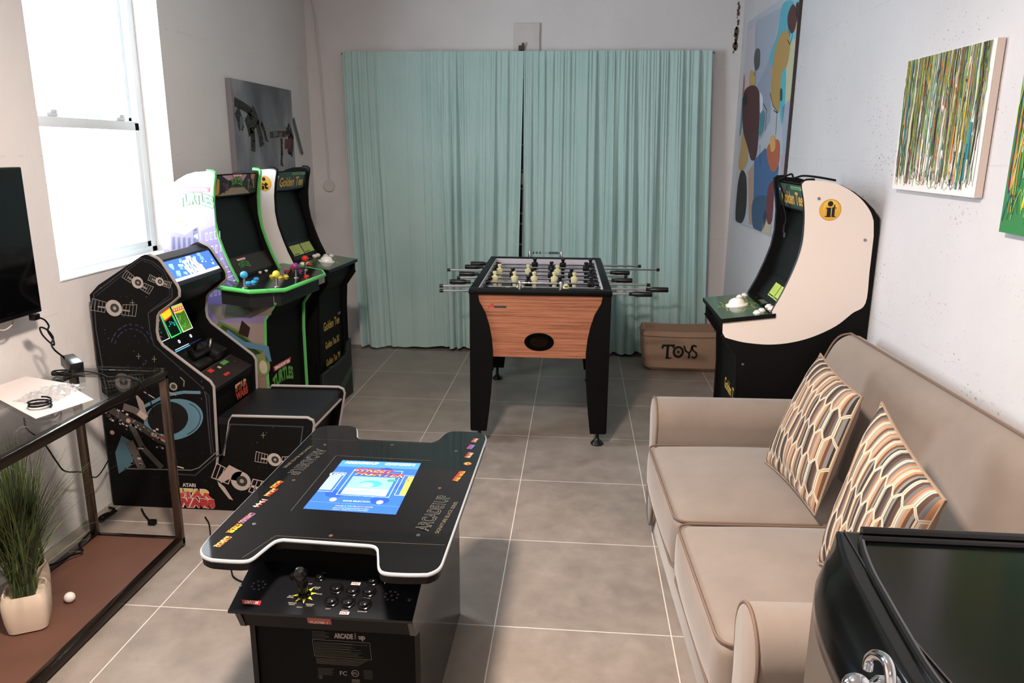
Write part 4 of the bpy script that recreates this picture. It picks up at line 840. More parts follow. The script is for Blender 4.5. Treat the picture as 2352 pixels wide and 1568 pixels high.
for k in range(6): a.line([k3(980+k*1.2, 762+k*14), k3(1130+R_.uniform(-20, 50), 770+k*14)], 0.0007, g1, 1)
for k in range(7): a.line([k3(1022+k*1.5, 1040+k*9), k3(1560-k*16, 1070+k*9)], 0.0006, g1, 1)
for k in range(6): a.line([k3(1040+k, 1145+k*13), k3(1180+R_.uniform(0, 40), 1150+k*13)], 0.0007, g1, 1)
for k in range(7): a.line([k3(1515+k, 1170+k*14), k3(1610, 1175+k*14)], 0.0007, g1, 1)
q_ = k3(1310, 1212); a.text('FC', q_[0], q_[1]-0.002, 0.0125, '#8a8784', 2, width=0.019); q_ = k3(1430, 1200); a.ring(q_[0], q_[1], 0.0095, 0.0012, '#8a8784', 1); a.text('ETL', q_[0], q_[1]-0.0035, 0.007, '#8a8784', 2, width=0.013)
q_ = k3(1070, 1236); a.ring(q_[0], q_[1], 0.0052, 0.0007, '#6c6966', 1, seg=16); a.poly([(q_[0]+.001, q_[1]+.004), (q_[0]-.002, q_[1]-.0005), (q_[0]+.0004, q_[1]-.0002), (q_[0]-.001, q_[1]-.004), (q_[0]+.002, q_[1]+.0006), (q_[0]-.0004, q_[1]+.0004)], '#6c6966', 2)
for k in range(5): a.line([k3(1395, 1262+k*7), k3(1478, 1266+k*7)], 0.0006, '#77736f', 1)
a.build('rating_label', CT)
# artwork under the glass
a = Art((0, 0, ZT1), (1, 0, 0), (0, 1, 0), lift=0.0004, step=0.0002, rough=0.06)
B1 = mat('#2c58c8', 0.08, emit=0.85); ps = lambda pts, c, l=1: a.poly(pts, c, l, px=True)
SC = [(787, 1057), (967, 1064), (909, 1182), (696, 1168)]
ps(SC, B1, 1); L0, L1, L2, L3 = a.pxs(SC)
def S(s_, t_):           # screen coordinates 0..1 from the bottom left
    x_ = L3[0]+(L2[0]-L3[0])*s_; x2 = L0[0]+(L1[0]-L0[0])*s_; y_ = L3[1]+(L2[1]-L3[1])*s_; y2 = L0[1]+(L1[1]-L0[1])*s_
    return (x_+(x2-x_)*t_, y_+(y2-y_)*t_)
def E_(c, s_=0.85): return mat(c, 0.08, emit=s_)
def sq(s0, t0, s1, t1, c, l): a.poly([S(s0, t0), S(s1, t0), S(s1, t1), S(s0, t1)], c, l)
for (s0, t0, r_1, c) in ((0.22, 0.30, .030, '#2247a8'), (0.75, 0.22, .028, '#1f44b0'), (0.2, 0.78, .022, '#2a55b8'), (0.62, 0.82, .02, '#1c3f9f'), (0.45, 0.1, .02, '#2c62d8'), (0.9, 0.5, .022, '#2b4fae')):
    q_ = S(s0, t0); a.disc(q_[0], q_[1], r_1, E_(c, 0.8), 2, ry=r_1*0.8)
sq(0.0, 0.86, 1.0, 1.0, E_('#3f78e0'), 2)
wl = E_('#d5e3f0', 0.8)
a.line([S(0.24, 0.28), S(0.83, 0.28), S(0.83, 0.80), S(0.24, 0.80)], 0.0016, wl, 6, closed=True)
sq(0.28, 0.30, 0.79, 0.66, E_('#6fc0cf'), 4); sq(0.28, 0.30, 0.79, 0.42, E_('#8fe0dc'), 5); q_ = S(0.52, 0.33); a.disc(q_[0], q_[1], 0.05, E_('#7fdfe0'), 6, ry=0.022, a0=0, a1=180); q_ = S(0.54, 0.52); a.disc(q_[0], q_[1], 0.034, E_('#3f8fa8'), 6, ry=0.022); q_ = S(0.50, 0.49); a.disc(q_[0], q_[1], 0.022, E_('#79d2d8'), 7, ry=0.018); q_ = S(0.76, 0.60); a.disc(q_[0], q_[1], 0.014, E_('#3f7f78'), 6, ry=0.01)
sq(0.0, 0.36, 0.14, 0.66, E_('#7d96cf'), 4); a.line([S(0, 0.33), S(0.17, 0.33), S(0.17, 0.72), S(0, 0.72)], 0.0014, wl, 5); q_ = S(0.075, 0.66); a.text('100', q_[0], q_[1], 0.014, E_('#a9b4cc'), 6, width=0.045, bold=0.001)
sq(0.93, 0.34, 1.0, 0.70, E_('#b8d048'), 4); a.line([S(1.0, 0.33), S(0.88, 0.33), S(0.88, 0.72), S(1.0, 0.72)], 0.0014, wl, 5)
q_ = S(0.945, 0.60); a.text('S', q_[0], q_[1], 0.02, E_('#d06a4a'), 6, bold=0.001)
for (dx, dy, wd, hh, s_) in ((0.47, 0.755, 0.120, 0.022, 'STREET'), (0.58, 0.675, 0.150, 0.024, 'FIGHTER')):
    q_ = S(dx, dy); a.text(s_, q_[0], q_[1], hh, E_('#c83a30'), 9, width=wd, shear=0.25, bold=0.0007, outline=E_('#5b2a5a'), ow=0.0012, grad=E_('#e8a048'), rot=-3)
q_ = S(0.27, 0.945); a.text('ARCADE1UP', q_[0], q_[1]-0.006, 0.0145, E_('#e4edf6'), 6, width=0.108, bold=0.0012); q_ = S(0.75, 0.945); a.text('CAPCOM', q_[0], q_[1]-0.006, 0.0145, E_('#6f8fd8'), 6, width=0.098, bold=0.0012, outline=E_('#c9bc7a'), ow=0.0012)
for s_ in (0.245, 0.765): q_ = S(s_, 0.185); a.disc(q_[0], q_[1], 0.0095, E_('#d9e3ea'), 6, ry=0.0115); a.ring(q_[0], q_[1], 0.0095, 0.0012, E_('#b090a0'), 7, ry=0.0115)
q_ = S(0.51, 0.18); a.text('GAME SELECTION', q_[0], q_[1]-0.004, 0.0075, E_('#c9d8e8'), 6, width=0.078); a.line([S(0, 0.13), S(1, 0.13)], 0.0008, E_('#7f9fe0'), 5)
q_ = S(0.52, 0.085); a.text('PRESS A TO SELECT GAME', q_[0], q_[1]-0.002, 0.0055, E_('#c9a8b8'), 6, width=0.105)
for t_, s_ in ((0.05, 'HOLD P+K BUTTONS TO RETURN TO MENU'), (0.022, 'HOLD P1 + P2 BUTTONS TO OPEN MENU')): q_ = S(0.5, t_); a.text(s_, q_[0], q_[1]-0.002, 0.0042, E_('#b8cce4'), 6, width=0.10)
a.build('screen', top, 'bright blue game selection screen')
a = Art((0, 0, ZT1), (1, 0, 0), (0, 1, 0), lift=0.0004, step=0.0002, rough=0.08)
ln = mat('#5c5a57', 0.15); P2 = lambda x_, y_: (650+x_*0.19983, 1000+y_*0.19983)
a.line([P2(90, 868), P2(610, 232), P2(1700, 290)], 0.0013, ln, 1, px=True); a.line([P2(310, 38), P2(860, 60), P2(1700, 95), P2(1850, 60)], 0.0010, '#454442', 1, px=True)
a.line(k1([(300, 828), (500, 697), (1110, 735), (1500, 752)]), 0.0011, '#5f5a50', 1, px=True)
def plines(body, pts, h, c, wd, rot, **k): q_ = a.px(*pts); a.text(body, q_[0], q_[1], h, c, 2, width=wd, rot=rot, **k)
oc = '#55534f'
plines('ARCADE1UP', P2(1800, 890), 0.035, '#161617', 0.215, 83, outline=oc, ow=0.0022); plines('SIGNATURE BLACK SERIES', P2(1905, 940), 0.0105, '#6f6350', 0.185, 83)
plines('ARCADE1UP', P2(225, 295), 0.035, '#161617', 0.215, -97, outline=oc, ow=0.0022); plines('SIGNATURE BLACK SERIES', P2(160, 240), 0.0105, '#6f6350', 0.185, -97)
for (u, v, s_, c1, c2, wd, rt) in ((1060, 1094, 'STREET FIGHTER', '#c83a2c', '#d9a040', .075, 80), (1083, 1046, 'FINAL FIGHT', '#b8452f', '#d9c0a0', .045, 80), (1087, 1027, 'STRIDER', '#a8405f', '#5f7ac0', .04, 80), (1096, 1012, '1944', '#c04a6a', '#d9a86a', .035, 80),
        (630, 1112, 'GHOSTS', '#c8452c', '#d9a040', .05, -100), (617, 1130, 'SAMURAI', '#b8402c', '#d9b070', .05, -100), (592, 1155, '1944', '#b85a48', '#cfc0b0', .05, -100), (561, 1189, 'COMMANDO', '#7f5f8a', '#c07a70', .06, -100), (532, 1213, 'STRIDER', '#d9b43a', '#d07a2c', .05, -100), (506, 1243, 'GUNSMOKE', '#b8703a', '#d9a86a', .055, -100)):
    q_ = a.px(u, v); a.text(s_, q_[0], q_[1], 0.017, c1, 3, width=wd, rot=rt, bold=0.001, grad=c2)
q_ = a.px(1074, 1065); a.disc(q_[0], q_[1], 0.013, '#8f4a3a', 2); a.disc(q_[0], q_[1], 0.009, '#b8a03a', 3); a.disc(q_[0]+.002, q_[1]-.002, 0.005, '#3f4a3a', 4)
a.build('top_print', top)
for (x_, y_, c) in ((790, 155, STEEL), (1188, 157, '#6b5148'), (1567, 193, STEEL), (605, 366, '#6b5148'), (1470, 413, '#7b5c4e'), (371, 625, STEEL), (825, 694, '#7b5c4e'), (1343, 690, STEEL)):
    b_ = at(*k1([(x_, y_)])[0], z=ZT1+0.001); bm = NB(); lathe(bm, [(0.0055, 0), (0.0052, 0.0012), (0.002, 0.0016), (0, 0.0012)], (b_.x, b_.y, ZT1), seg=14); obj('screw', bm, c if not isinstance(c, str) else mat(c, 0.3, metal=0.6), top, world=True, smooth=True)
# ================================================ FOOTBALL TABLE
FT = thing('foosball_table', 'black foosball table with striped wooden end panel and chrome rods, in front of the curtains', 'foosball table', (0.046, 2.31, 0), math.radians(1.2))
HW, HL, ZR = 0.374, 0.645, 0.867
wd_ = NT('striped_veneer', 0.45); co = wd_.coord(); n_ = wd_.noise(wd_.vm('MULTIPLY', co, (1.5, 1.5, 110)), 1.0, 6, 0.65); n2_ = wd_.noise(wd_.vm('MULTIPLY', co, (12, 12, 300)), 1.0, 3, 0.6)
wd_.col(wd_.ramp(wd_.math('ADD', wd_.math('MULTIPLY', n_, 0.75), wd_.math('MULTIPLY', n2_, 0.25)), [(0.33, '#5a3222'), (0.46, '#8d563c'), (0.56, '#a5694c'), (0.68, '#b98262')])); VEN = wd_.m
FB = mat('#050505', 0.5, spec=0.15); bm = NB()
for (a_, b_) in (((-HW+0.012, -HL+0.02, 0.50), (-HW+0.035, HL-0.02, 0.83)), ((HW-0.035, -HL+0.02, 0.50), (HW-0.012, HL-0.02, 0.83)), ((-HW+0.02, HL-0.045, 0.50), (HW-0.02, HL-0.02, 0.83)), ((-HW+0.035, -HL+0.05, 0.50), (HW-0.035, HL-0.05, 0.52))):
    box(bm, a_, b_)
body = obj('cabinet_body', bm, FB, FT)
bm = NB(); box(bm, (-HW+0.02, -HL+0.012, 0.498), (HW-0.02, -HL+0.035, 0.84)); ep = obj('end_panel', bm, VEN, FT)
bm = NB(); lathe(bm, [(0.079, 0.0), (0.079, 0.004), (0.071, 0.005), (0.071, 0.001), (0, -0.002)], (-0.002, -HL+0.012, 0.585), (0, -1, 0), 36, sy=0.62); obj('ball_return', bm, mat('#020202', 0.5, spec=0.05), ep, smooth=True)
a = art_on(FT, (0, -HL+0.012, 0), (1, 0, 0), (0, 0, 1), rough=0.4); q_ = a.px(1142, 703)
a.poly([(q_[0]-0.052, q_[1]-0.012), (q_[0]-0.030, q_[1]+0.014), (q_[0]-0.020, q_[1]+0.014), (q_[0]-0.022, q_[1]-0.008), (q_[0]-0.029, q_[1]-0.008), (q_[0]-0.031, q_[1]+0.002), (q_[0]-0.044, q_[1]-0.012)], '#b8352f', 1); a.poly([(q_[0]-0.018, q_[1]-0.009), (q_[0]+0.050, q_[1]-0.009), (q_[0]+0.050, q_[1]+0.004), (q_[0]-0.018, q_[1]+0.004)], '#5b5552', 1); a.text('irmobis', q_[0]+0.016, q_[1]-0.007, 0.010, '#27211f', 2, width=0.062, bold=0.0008); a.build('maker_badge', ep)
bm = NB(); box(bm, (-HW-0.004, -HL-0.004, 0.838), (HW+0.004, -HL+0.062, ZR), bevel=0.006); box(bm, (-HW-0.004, HL-0.062, 0.838), (HW+0.004, HL+0.004, ZR), bevel=0.006); box(bm, (-HW-0.004, -HL+0.06, 0.838), (-HW+0.040, HL-0.06, ZR), bevel=0.005); box(bm, (HW-0.040, -HL+0.06, 0.838), (HW+0.004, HL-0.06, ZR), bevel=0.005)
obj('top_rail', bm, FB, FT, smooth=True)
bm = NB(); box(bm, (-HW+0.036, -HL+0.055, 0.70), (-HW+0.046, HL-0.055, 0.862)); box(bm, (HW-0.046, -HL+0.055, 0.70), (HW-0.036, HL-0.055, 0.862)); box(bm, (-HW+0.046, HL-0.070, 0.70), (HW-0.046, HL-0.060, 0.862)); box(bm, (-HW+0.046, -HL+0.058, 0.70), (HW-0.046, -HL+0.068, 0.862)); obj('playfield_wall', bm, mat('#c9c0c8', 0.5), FT)
bm = NB(); box(bm, (-HW+0.035, -HL+0.05, 0.69), (HW-0.035, HL-0.05, 0.70)); obj('playfield', bm, mat('#1c2a22', 0.3), FT)
lg = [(0, 0.838), (0.046, 0.838), (0.052, 0.80), (0.085, 0.74), (0.106, 0.67), (0.119, 0.60), (0.125, 0.53), (0.125, 0.48), (0.121, 0.38), (0.113, 0.28), (0.103, 0.18), (0.090, 0.075), (0.006, 0.075)]
for sx in (-1, 1):
    for sy in (-1, 1):
        bm = NB(); prism(bm, [(sx*(HW-p[0]), sy*HL, p[1]) for p in lg], (0, -sy*0.022, 0)); prism(bm, [(sx*HW, sy*(HL-0.004-p[0]*1.1), p[1]) for p in lg], (-sx*0.022, 0, 0)); L_ = obj('leg', bm, FB, FT)
        bm = NB(); cx = sx*(HW-0.047); cyy = sy*(HL-0.045); lathe(bm, [(0.034, 0.0), (0.036, 0.008), (0.026, 0.020), (0.014, 0.030), (0.010, 0.038), (0.010, 0.08)], (cx, cyy, 0), seg=22); obj('leveller_foot', bm, mat('#060606', 0.3), L_, smooth=True)
rodsx = {0: (1296, 1225, 1160), 1: (1195, 1300), 2: (1213, 1286, 1358), 3: (1137, 1182, 1227, 1273, 1319), 4: (1178, 1223, 1266, 1312, 1357), 5: (1148, 1213, 1280), 6: (1266, 1345), 7: (1228, 1292, 1355)}
rodl = [(1012, None, 1499), (1012, None, 1536), (1034, None, 1492), (1052, None, 1452), (1056, None, 1439), (1030, None, 1445), (1069, None, 1512), (1082, None, 1469)]
YEL = mat('#cfc79a', 0.35); BMN = mat('#0a0a0a', 0.35); inv = wm(FT).inverted()
for i in range(8):
    yl = -HL+0.125+i*0.148; zr = 0.833; right = i in (0, 1, 3, 5)
    wy = (wm(FT) @ Vector((0, yl, zr))).y
    xa = (inv @ at(rodl[i][0], 660, y=wy)).x; xb = (inv @ at(rodl[i][2], 660, y=wy)).x
    bm = NB(); tube(bm, [(xa, yl, zr), (xb, yl, zr)], 0.0058, 10); rod = obj('rod', bm, CHROME, FT, smooth=True)
    hx, cx_ = (xb, xa) if right else (xa, xb); dr = -1 if right else 1
    bm = NB(); lathe(bm, [(0, 0), (0.013, 0.0), (0.0145, 0.006), (0.0145, 0.085), (0.0125, 0.09), (0.010, 0.105), (0.010, 0.115), (0.0115, 0.122), (0, 0.124)], (hx, yl, zr), (dr, 0, 0), 14); obj('handle', bm, BMN, rod, smooth=True)
    bm = NB(); lathe(bm, [(0, -0.004), (0.010, -0.004), (0.010, 0.016), (0, 0.016)], (cx_, yl, zr), (-dr, 0, 0), 12); obj('end_cap', bm, BMN, rod, smooth=True)
    for sx in (-1, 1):
        bm = NB(); lathe(bm, [(0.014, 0), (0.014, 0.012), (0.010, 0.018), (0.010, 0.03), (0.0058, 0.03)], (sx*(HW-0.046), yl, zr), (-sx, 0, 0), 12); obj('bumper', bm, BMN, rod, smooth=True)
    yel = i in (0, 1, 3, 5)
    for u in rodsx[i]:
        x_ = (inv @ at(u, 645, y=wy)).x; ti = math.radians({0: 70, 1: 55}.get(i, 0)); bm = NB()
        M = Matrix.Translation((x_, yl, zr)) @ Matrix.Rotation(ti, 4, 'X') @ Matrix.Diagonal((1.25, 1.1, 1.12, 1))
        lathe(bm, [(0, 0.040), (0.009, 0.038), (0.0115, 0.033), (0.0085, 0.026), (0.0070, 0.020), (0.0075, 0.016), (0.016, 0.013), (0.018, 0.002), (0.016, -0.012), (0.010, -0.024), (0.0085, -0.055), (0.011, -0.075), (0.011, -0.088), (0, -0.09)], (0, 0, 0), seg=12, sy=0.62)
        bmesh.ops.transform(bm, matrix=M, verts=bm.verts); obj('player_figure', bm, YEL if yel else BMN, rod, smooth=True)
for sy in (-1, 1):
    yy = sy*(HL-0.028); bm = NB(); tube(bm, [(-0.10, yy, ZR+0.033), (0.10, yy, ZR+0.033)], 0.0035, 8); sr = obj('score_counter', bm, CHROME, FT)
    for x_ in (-0.108, 0.108): bm = NB(); lathe(bm, [(0.011, 0), (0.010, 0.036), (0.008, 0.042), (0, 0.043)], (x_, yy, ZR), seg=14); obj('counter_post', bm, CHROME, sr, smooth=True)
    for k in range(10): bm = NB(); x_ = 0.088-k*0.0095 if k < 7 else -0.078+(k-7)*0.022; lathe(bm, [(0.0035, 0), (0.0085, 0.001), (0.0085, 0.0065), (0.0035, 0.0075)], (x_, yy, ZR+0.033), (-1, 0, 0), 12); obj('counter_bead', bm, CHROME if sy < 0 else BMN, sr, smooth=True)
# ================================================ SOFA
def loft(bm, loops, cap0=True, cap1=True, mi=0):
    rings = [[bm.verts.new(Vector(p)) for p in L] for L in loops]; n = len(rings[0])
    for A, B in zip(rings, rings[1:]):
        for k in range(n):
            f = bm.faces.new((A[k], A[(k+1) % n], B[(k+1) % n], B[k])); f.material_index = mi
    if cap0: bm.faces.new(list(reversed(rings[0])))
    if cap1: bm.faces.new(rings[-1])
    return rings
def puff(bm, a, b, r, top=0.0, front=0.0, n=14, M=None, mi=0):
    """soft cushion: rounded box between corners a and b, crowned on top and bulging to the front (-x)"""
    a, b = Vector(a), Vector(b); c = (a+b)/2; h = (b-a)/2
    bmesh.ops.create_cube(bm, size=2.0); bmesh.ops.subdivide_edges(bm, edges=bm.edges[:], cuts=n, use_grid_fill=True); V = bm.verts[:]
    for v in V:
        s = Vector([math.copysign(abs(q)**0.72, q) for q in v.co]); s = Vector([max(-1, min(1, q)) for q in s])
        p = Vector((s.x*h.x, s.y*h.y, s.z*h.z)); q = Vector([max(-(h[i]-r), min(h[i]-r, p[i])) for i in range(3)]); d = p-q
        if d.length > 1e-9: p = q+d.normalized()*r*min(1.0, d.length/r if (abs(s.x) < 1 and abs(s.y) < 1 and abs(s.z) < 1) else 1.0)
        if s.z > 0: p.z += top*(1-s.x**2)*(1-s.y**2)*s.z
        if s.x < 0: p.x += front*(1-s.y**2)*(1-s.z**2)*s.x
        v.co = c+p
    if M is not None: bmesh.ops.transform(bm, matrix=M, verts=list(V))
fab = NT('sofa_cloth', 0.95); co = fab.coord(); wv = fab.noise(fab.vm('MULTIPLY', co, (500, 500, 500)), 1.0, 2); bg_ = fab.noise(co, 5.0, 5, 0.6)
fab.col(fab.mix(fab.rng(bg_, 0.3, 0.72), '#766a61', '#82766c')); fab.bump(fab.math('ADD', fab.math('MULTIPLY', wv, 0.3), fab.math('MULTIPLY', fab.noise(co, 25, 3), 0.8)), 0.18, 0.003); fab.b.inputs['Sheen Weight'].default_value = 0.25
SOF = fab.m; PIP = mat('#6c594c', 0.9)
SO = thing('sofa', 'beige two-seat fabric sofa with rolled arms and piping along the right wall', 'sofa', (1.034, -0.02, 0), math.radians(2.6))
bm = NB(); box(bm, (-0.40, -0.80, 0.004), (0.39, 0.83, 0.31), bevel=0.012); obj('base', bm, SOF, SO, smooth=True)
for k, (y0, y1) in enumerate(((-0.01, 0.655), (-0.635, -0.01))):
    bm = NB(); puff(bm, (-0.455, y0+0.002, 0.265), (0.26, y1-0.002, 0.445), 0.035, top=0.040, front=0.018); cu_ = obj('seat_cushion', bm, SOF, SO, smooth='all')
    for zz, rr in ((0.442, 0.0), (0.272, 0.0)):
        ring = rounded([(-0.452, y0+0.006), (0.24, y0+0.006), (0.24, y1-0.006), (-0.452, y1-0.006)], 0.05, 6)
        def bul(p): 
            s_ = (p.y-(y0+y1)/2)/((y1-y0)/2); return -0.010*(1-s_*s_) if p.x < -0.3 else 0
        def crz(p):
            s_ = (p.y-(y0+y1)/2)/((y1-y0)/2); return 0
        bm = NB(); tube(bm, [(p.x+bul(p), p.y, zz+crz(p)) for p in ring], 0.0042, 6, closed=True); obj('piping', bm, PIP, cu_, smooth=True)
    bm = NB(); tube(bm, [(-0.405, y0+0.02, 0.268), (-0.405, y1-0.02, 0.268)], 0.004, 6); obj('seam', bm, PIP, cu_, smooth=True)
# back: section in x-z, extruded along y with rounded ends
bs = [(0.13, 0.30), (0.155, 0.42), (0.19, 0.55), (0.235, 0.68), (0.275, 0.79), (0.305, 0.848), (0.345, 0.872), (0.380, 0.872), (0.395, 0.855), (0.402, 0.80), (0.402, 0.30)]
bs = [(p.x, p.y) for p in rounded([Vector(q) for q in bs], 0.02, 2)]
cx0, cz0 = 0.33, 0.60
def bl(y, s): return [(cx0+(x_-cx0)*s, y, cz0+(z_-cz0)*s if z_ > cz0 else z_) for x_, z_ in bs]
bm = NB(); loft(bm, [bl(-0.835, 0.86), bl(-0.828, 0.94), bl(-0.81, 0.985), bl(-0.78, 1.0), bl(-0.3, 1.0), bl(0.3, 1.0), bl(0.78, 1.0), bl(0.81, 0.985), bl(0.828, 0.94), bl(0.835, 0.86)]); bk = obj('backrest', bm, SOF, SO, smooth='all')
bm = NB(); tube(bm, [(0.352, -0.80, 0.876), (0.352, 0.80, 0.876)], 0.0045, 6); tube(bm, smooth_path([(0.352, 0.80, 0.876), (0.31, 0.818, 0.855), (0.27, 0.822, 0.78), (0.21, 0.825, 0.60)], 4), 0.0042, 6); obj('piping', bm, PIP, bk, smooth=True)
# rolled arms
for s in (1, -1):
    def arm(t_, sc_=1.0):
        out = []
        for k in range(28):
            an = 2*math.pi*k/28; cyy, cz = (0.752 if s > 0 else -0.722), 0.508; hy, hz = 0.090*sc_, 0.100*sc_
            y_ = cyy+hy*math.sin(an); z_ = cz+hz*math.cos(an)
            if z_ < cz: z_ = cz-(cz-0.05)*min(1, (cz-z_)/hz*1.02); y_ = cyy+(y_-cyy)*0.0+0.078*sc_*math.copysign(min(1, abs(math.sin(an))*1.8), math.sin(an)) if abs(math.sin(an)) > 1e-6 else cyy
            out.append((t_, y_, z_))
        return out
    xs = [(-0.425, 0.93), (-0.418, 0.985), (-0.405, 1.0), (-0.2, 1.0), (0.1, 0.99), (0.36, 0.97)]
    bm = NB(); loft(bm, [arm(x_, q_) for x_, q_ in xs]); ar = obj('arm', bm, SOF, SO, smooth='all')
    fr = arm(-0.421, 0.985); bm = NB(); tube(bm, [p for p in fr if p[2] > 0.06], 0.0045, 6, closed=True); obj('piping', bm, PIP, ar, smooth=True)
# ------------------------------------------------ patterned cushions
hp = NT('hexagon_print', 0.9); uv = hp.coord('UV')
P_ = hp.vm('MULTIPLY', uv, (1.0, 0.44, 0)); R3 = 1.7320508
def lat(off):
    q = hp.vm('ADD', P_, off); fr = hp.vm('MODULO', hp.vm('ADD', q, (200.0, 200.0*R3, 0)), (1.0, R3, 1.0)); return hp.vm('SUBTRACT', fr, (0.5, R3/2, 0))
A_, B_ = lat((0, 0, 0)), lat((0.5, R3/2, 0)); cond = hp.math('LESS_THAN', hp.vm('DOT_PRODUCT', A_, A_, 1), hp.vm('DOT_PRODUCT', B_, B_, 1))
mxv = hp.nt.nodes.new('ShaderNodeMix'); mxv.data_type = 'VECTOR'; hp.put(mxv.inputs[0], cond); hp.put(mxv.inputs[4], B_); hp.put(mxv.inputs[5], A_); G_ = mxv.outputs[1]
ab = hp.vm('ABSOLUTE', G_); D_ = hp.math('MAXIMUM', hp.math('SUBTRACT', hp.math('MULTIPLY', hp.vm('DOT_PRODUCT', ab, (0.5, R3/2, 0), 1), 2.2), 0.6), hp.sep(ab)[0])
ID = hp.vm('SUBTRACT', P_, G_); wn = hp.nt.nodes.new('ShaderNodeTexWhiteNoise'); wn.noise_dimensions = '2D'; hp.put(wn.inputs['Vector'], hp.vm('SCALE', hp.vm('FLOOR', hp.vm('SCALE', hp.vm('ADD', ID, (0.01, 0.01, 0)), 10.0)), 0.37))
gx_ = hp.sep(G_)[0]; sv = hp.math('FRACT', hp.math('ADD', hp.math('MULTIPLY', hp.math('ADD', gx_, 0.5), 0.62), wn.outputs[0]))
stripes = hp.ramp(sv, [(0.0, '#4a3328'), (0.16, '#5d5a5a'), (0.30, '#94684a'), (0.42, '#8f8c86'), (0.52, '#9c7756'), (0.64, '#573a2b'), (0.76, '#74746f'), (0.87, '#2b211b')], 'CONSTANT')
c1 = hp.mix(hp.math('GREATER_THAN', D_, 0.385), stripes, '#c9baa3'); c1 = hp.mix(hp.math('MULTIPLY', hp.math('GREATER_THAN', D_, 0.41), hp.math('LESS_THAN', D_, 0.422)), c1, '#a58c74'); c1 = hp.mix(hp.math('GREATER_THAN', D_, 0.486), c1, '#3f3128')
hp.col(c1); hp.bump(hp.noise(hp.coord(), 700, 2), 0.15, 0.001); HEX = hp.m
def pillow(label, B1, B2, T2, T1, thick, seed, kn=0.0):
    t = thing('throw_cushion', label, 'cushion', tuple((Vector(B1)+Vector(B2))/2), 0, 'hexagon-print throw cushions'); rr = random.Random(seed)
    B1, B2, T1, T2 = map(Vector, (B1, B2, T1, T2)); nrm = (B2-B1).cross(T1-B1).normalized()
    if nrm.dot(CAM-B1) < 0: nrm = -nrm
    N = 40; ph = [rr.uniform(0, 6) for _ in range(6)]
    for side_, nm, m in ((1, 'front_cover', HEX), (-1, 'back_cover', mat('#9a8475', 0.9, bump=0.15, bscale=300))):
        bm = NB(); uvl = bm.loops.layers.uv.new('UVMap'); g = []
        for j in range(N+1):
            row = []
            for i in range(N+1):
                s = i/N; t_ = j/N; ss, tt = 2*s-1, 2*t_-1
                ins = 0.055; s2 = 0.5+(s-0.5)*(1-ins*(1-tt*tt)*1.0); t2 = 0.5+(t_-0.5)*(1-ins*(1-ss*ss)*1.0)
                p = B1.lerp(B2, s2).lerp(T1.lerp(T2, s2), t2)
                d = max(0, (1-ss**4)*(1-tt**4))**0.55*thick*(0.8+0.2*(1-ss*ss)*(1-tt*tt))
                wr = 0.004*math.sin(9*s+ph[0]+5*t_)*math.sin(7*t_+ph[1])+0.003*math.sin(23*s+ph[2]-11*t_)*(abs(tt)**2)
                fold = -0.012*math.exp(-((t_-0.10)/0.035)**2)*(0.4+0.6*s)*kn
                p = p+nrm*side_*(max(0, d)+(wr+fold)*(1-ss**6)*(1-tt**6)); row.append(bm.verts.new(p))
            g.append(row)
        for j in range(N):
            for i in range(N):
                q = ((j, i), (j, i+1), (j+1, i+1), (j+1, i)); f = bm.faces.new([g[a_][b_] for a_, b_ in q])
                for l_, (a_, b_) in zip(f.loops, q): l_[uvl].uv = (b_/N*10.0+seed*0.37, a_/N*8.6)
        obj(nm, bm, m, t, world=True, smooth='all')
    bm = NB(); pts = []
    for s_, t_ in [(k/12, 0) for k in range(13)]+[(1, k/12) for k in range(1, 13)]+[(1-k/12, 1) for k in range(1, 13)]+[(0, 1-k/12) for k in range(1, 12)]:
        ss, tt = 2*s_-1, 2*t_-1; s2 = 0.5+(s_-0.5)*(1-0.055*(1-tt*tt)); t2 = 0.5+(t_-0.5)*(1-0.055*(1-ss*ss)); pts.append(B1.lerp(B2, s2).lerp(T1.lerp(T2, s2), t2))
    tube(bm, pts, 0.004, 6, closed=True); obj('piping', bm, mat('#8a7562', 0.9), t, world=True, smooth=True)
pillow('hexagon-print throw cushion standing on the far sofa seat, nearer the curtains', at(1757, 1060, z=0.487), at(1872, 1183, z=0.487), at(1980, 912, z=0.862), at(1885, 812, z=0.872), 0.062, 4, 1.0)
pillow('hexagon-print throw cushion leaning on the near sofa seat behind the black cooler', at(1878, 1290, z=0.497), Vector((1.01, -0.60, 0.50)), at(2172, 1150, z=0.865), at(2026, 924, z=0.915), 0.075, 9)
# ================================================ BLACK COOLER CABINET
BC = thing('drinks_cooler', 'glossy black drinks cooler with bowed front and chrome lever, in the bottom right corner', 'cooler', (0.95, -1.4, 0))
def zl(z, pts): return [Vector((p[0], p[1], z)) for p in pts]
GP = mat('#060707', 0.16, spec=0.35)
tl = [(0.700, -1.055), (0.687, -1.108), (0.676, -1.180), (0.670, -1.260), (0.665, -1.337), (0.661, -1.444), (0.672, -1.54), (0.70, -1.64), (0.74, -1.72), (1.34, -1.72), (1.34, -1.055)]
bl_ = [(0.690, -1.055), (0.665, -1.09), (0.645, -1.15), (0.632, -1.22), (0.626, -1.30), (0.626, -1.40), (0.640, -1.52), (0.67, -1.63), (0.71, -1.72), (1.34, -1.72), (1.34, -1.055)]
def dens(L):
    c_ = [(p.x, p.y) for p in smooth_path([(q[0], q[1], 0) for q in L[:9]], 4)]; return c_+L[9:]
tl, bl_ = dens(tl), dens(bl_)
def ins(L, d): c_ = Vector((1.0, -1.39)); return [((q[0]-c_.x)*(1-d)+c_.x, (q[1]-c_.y)*(1-d)+c_.y) for q in L]
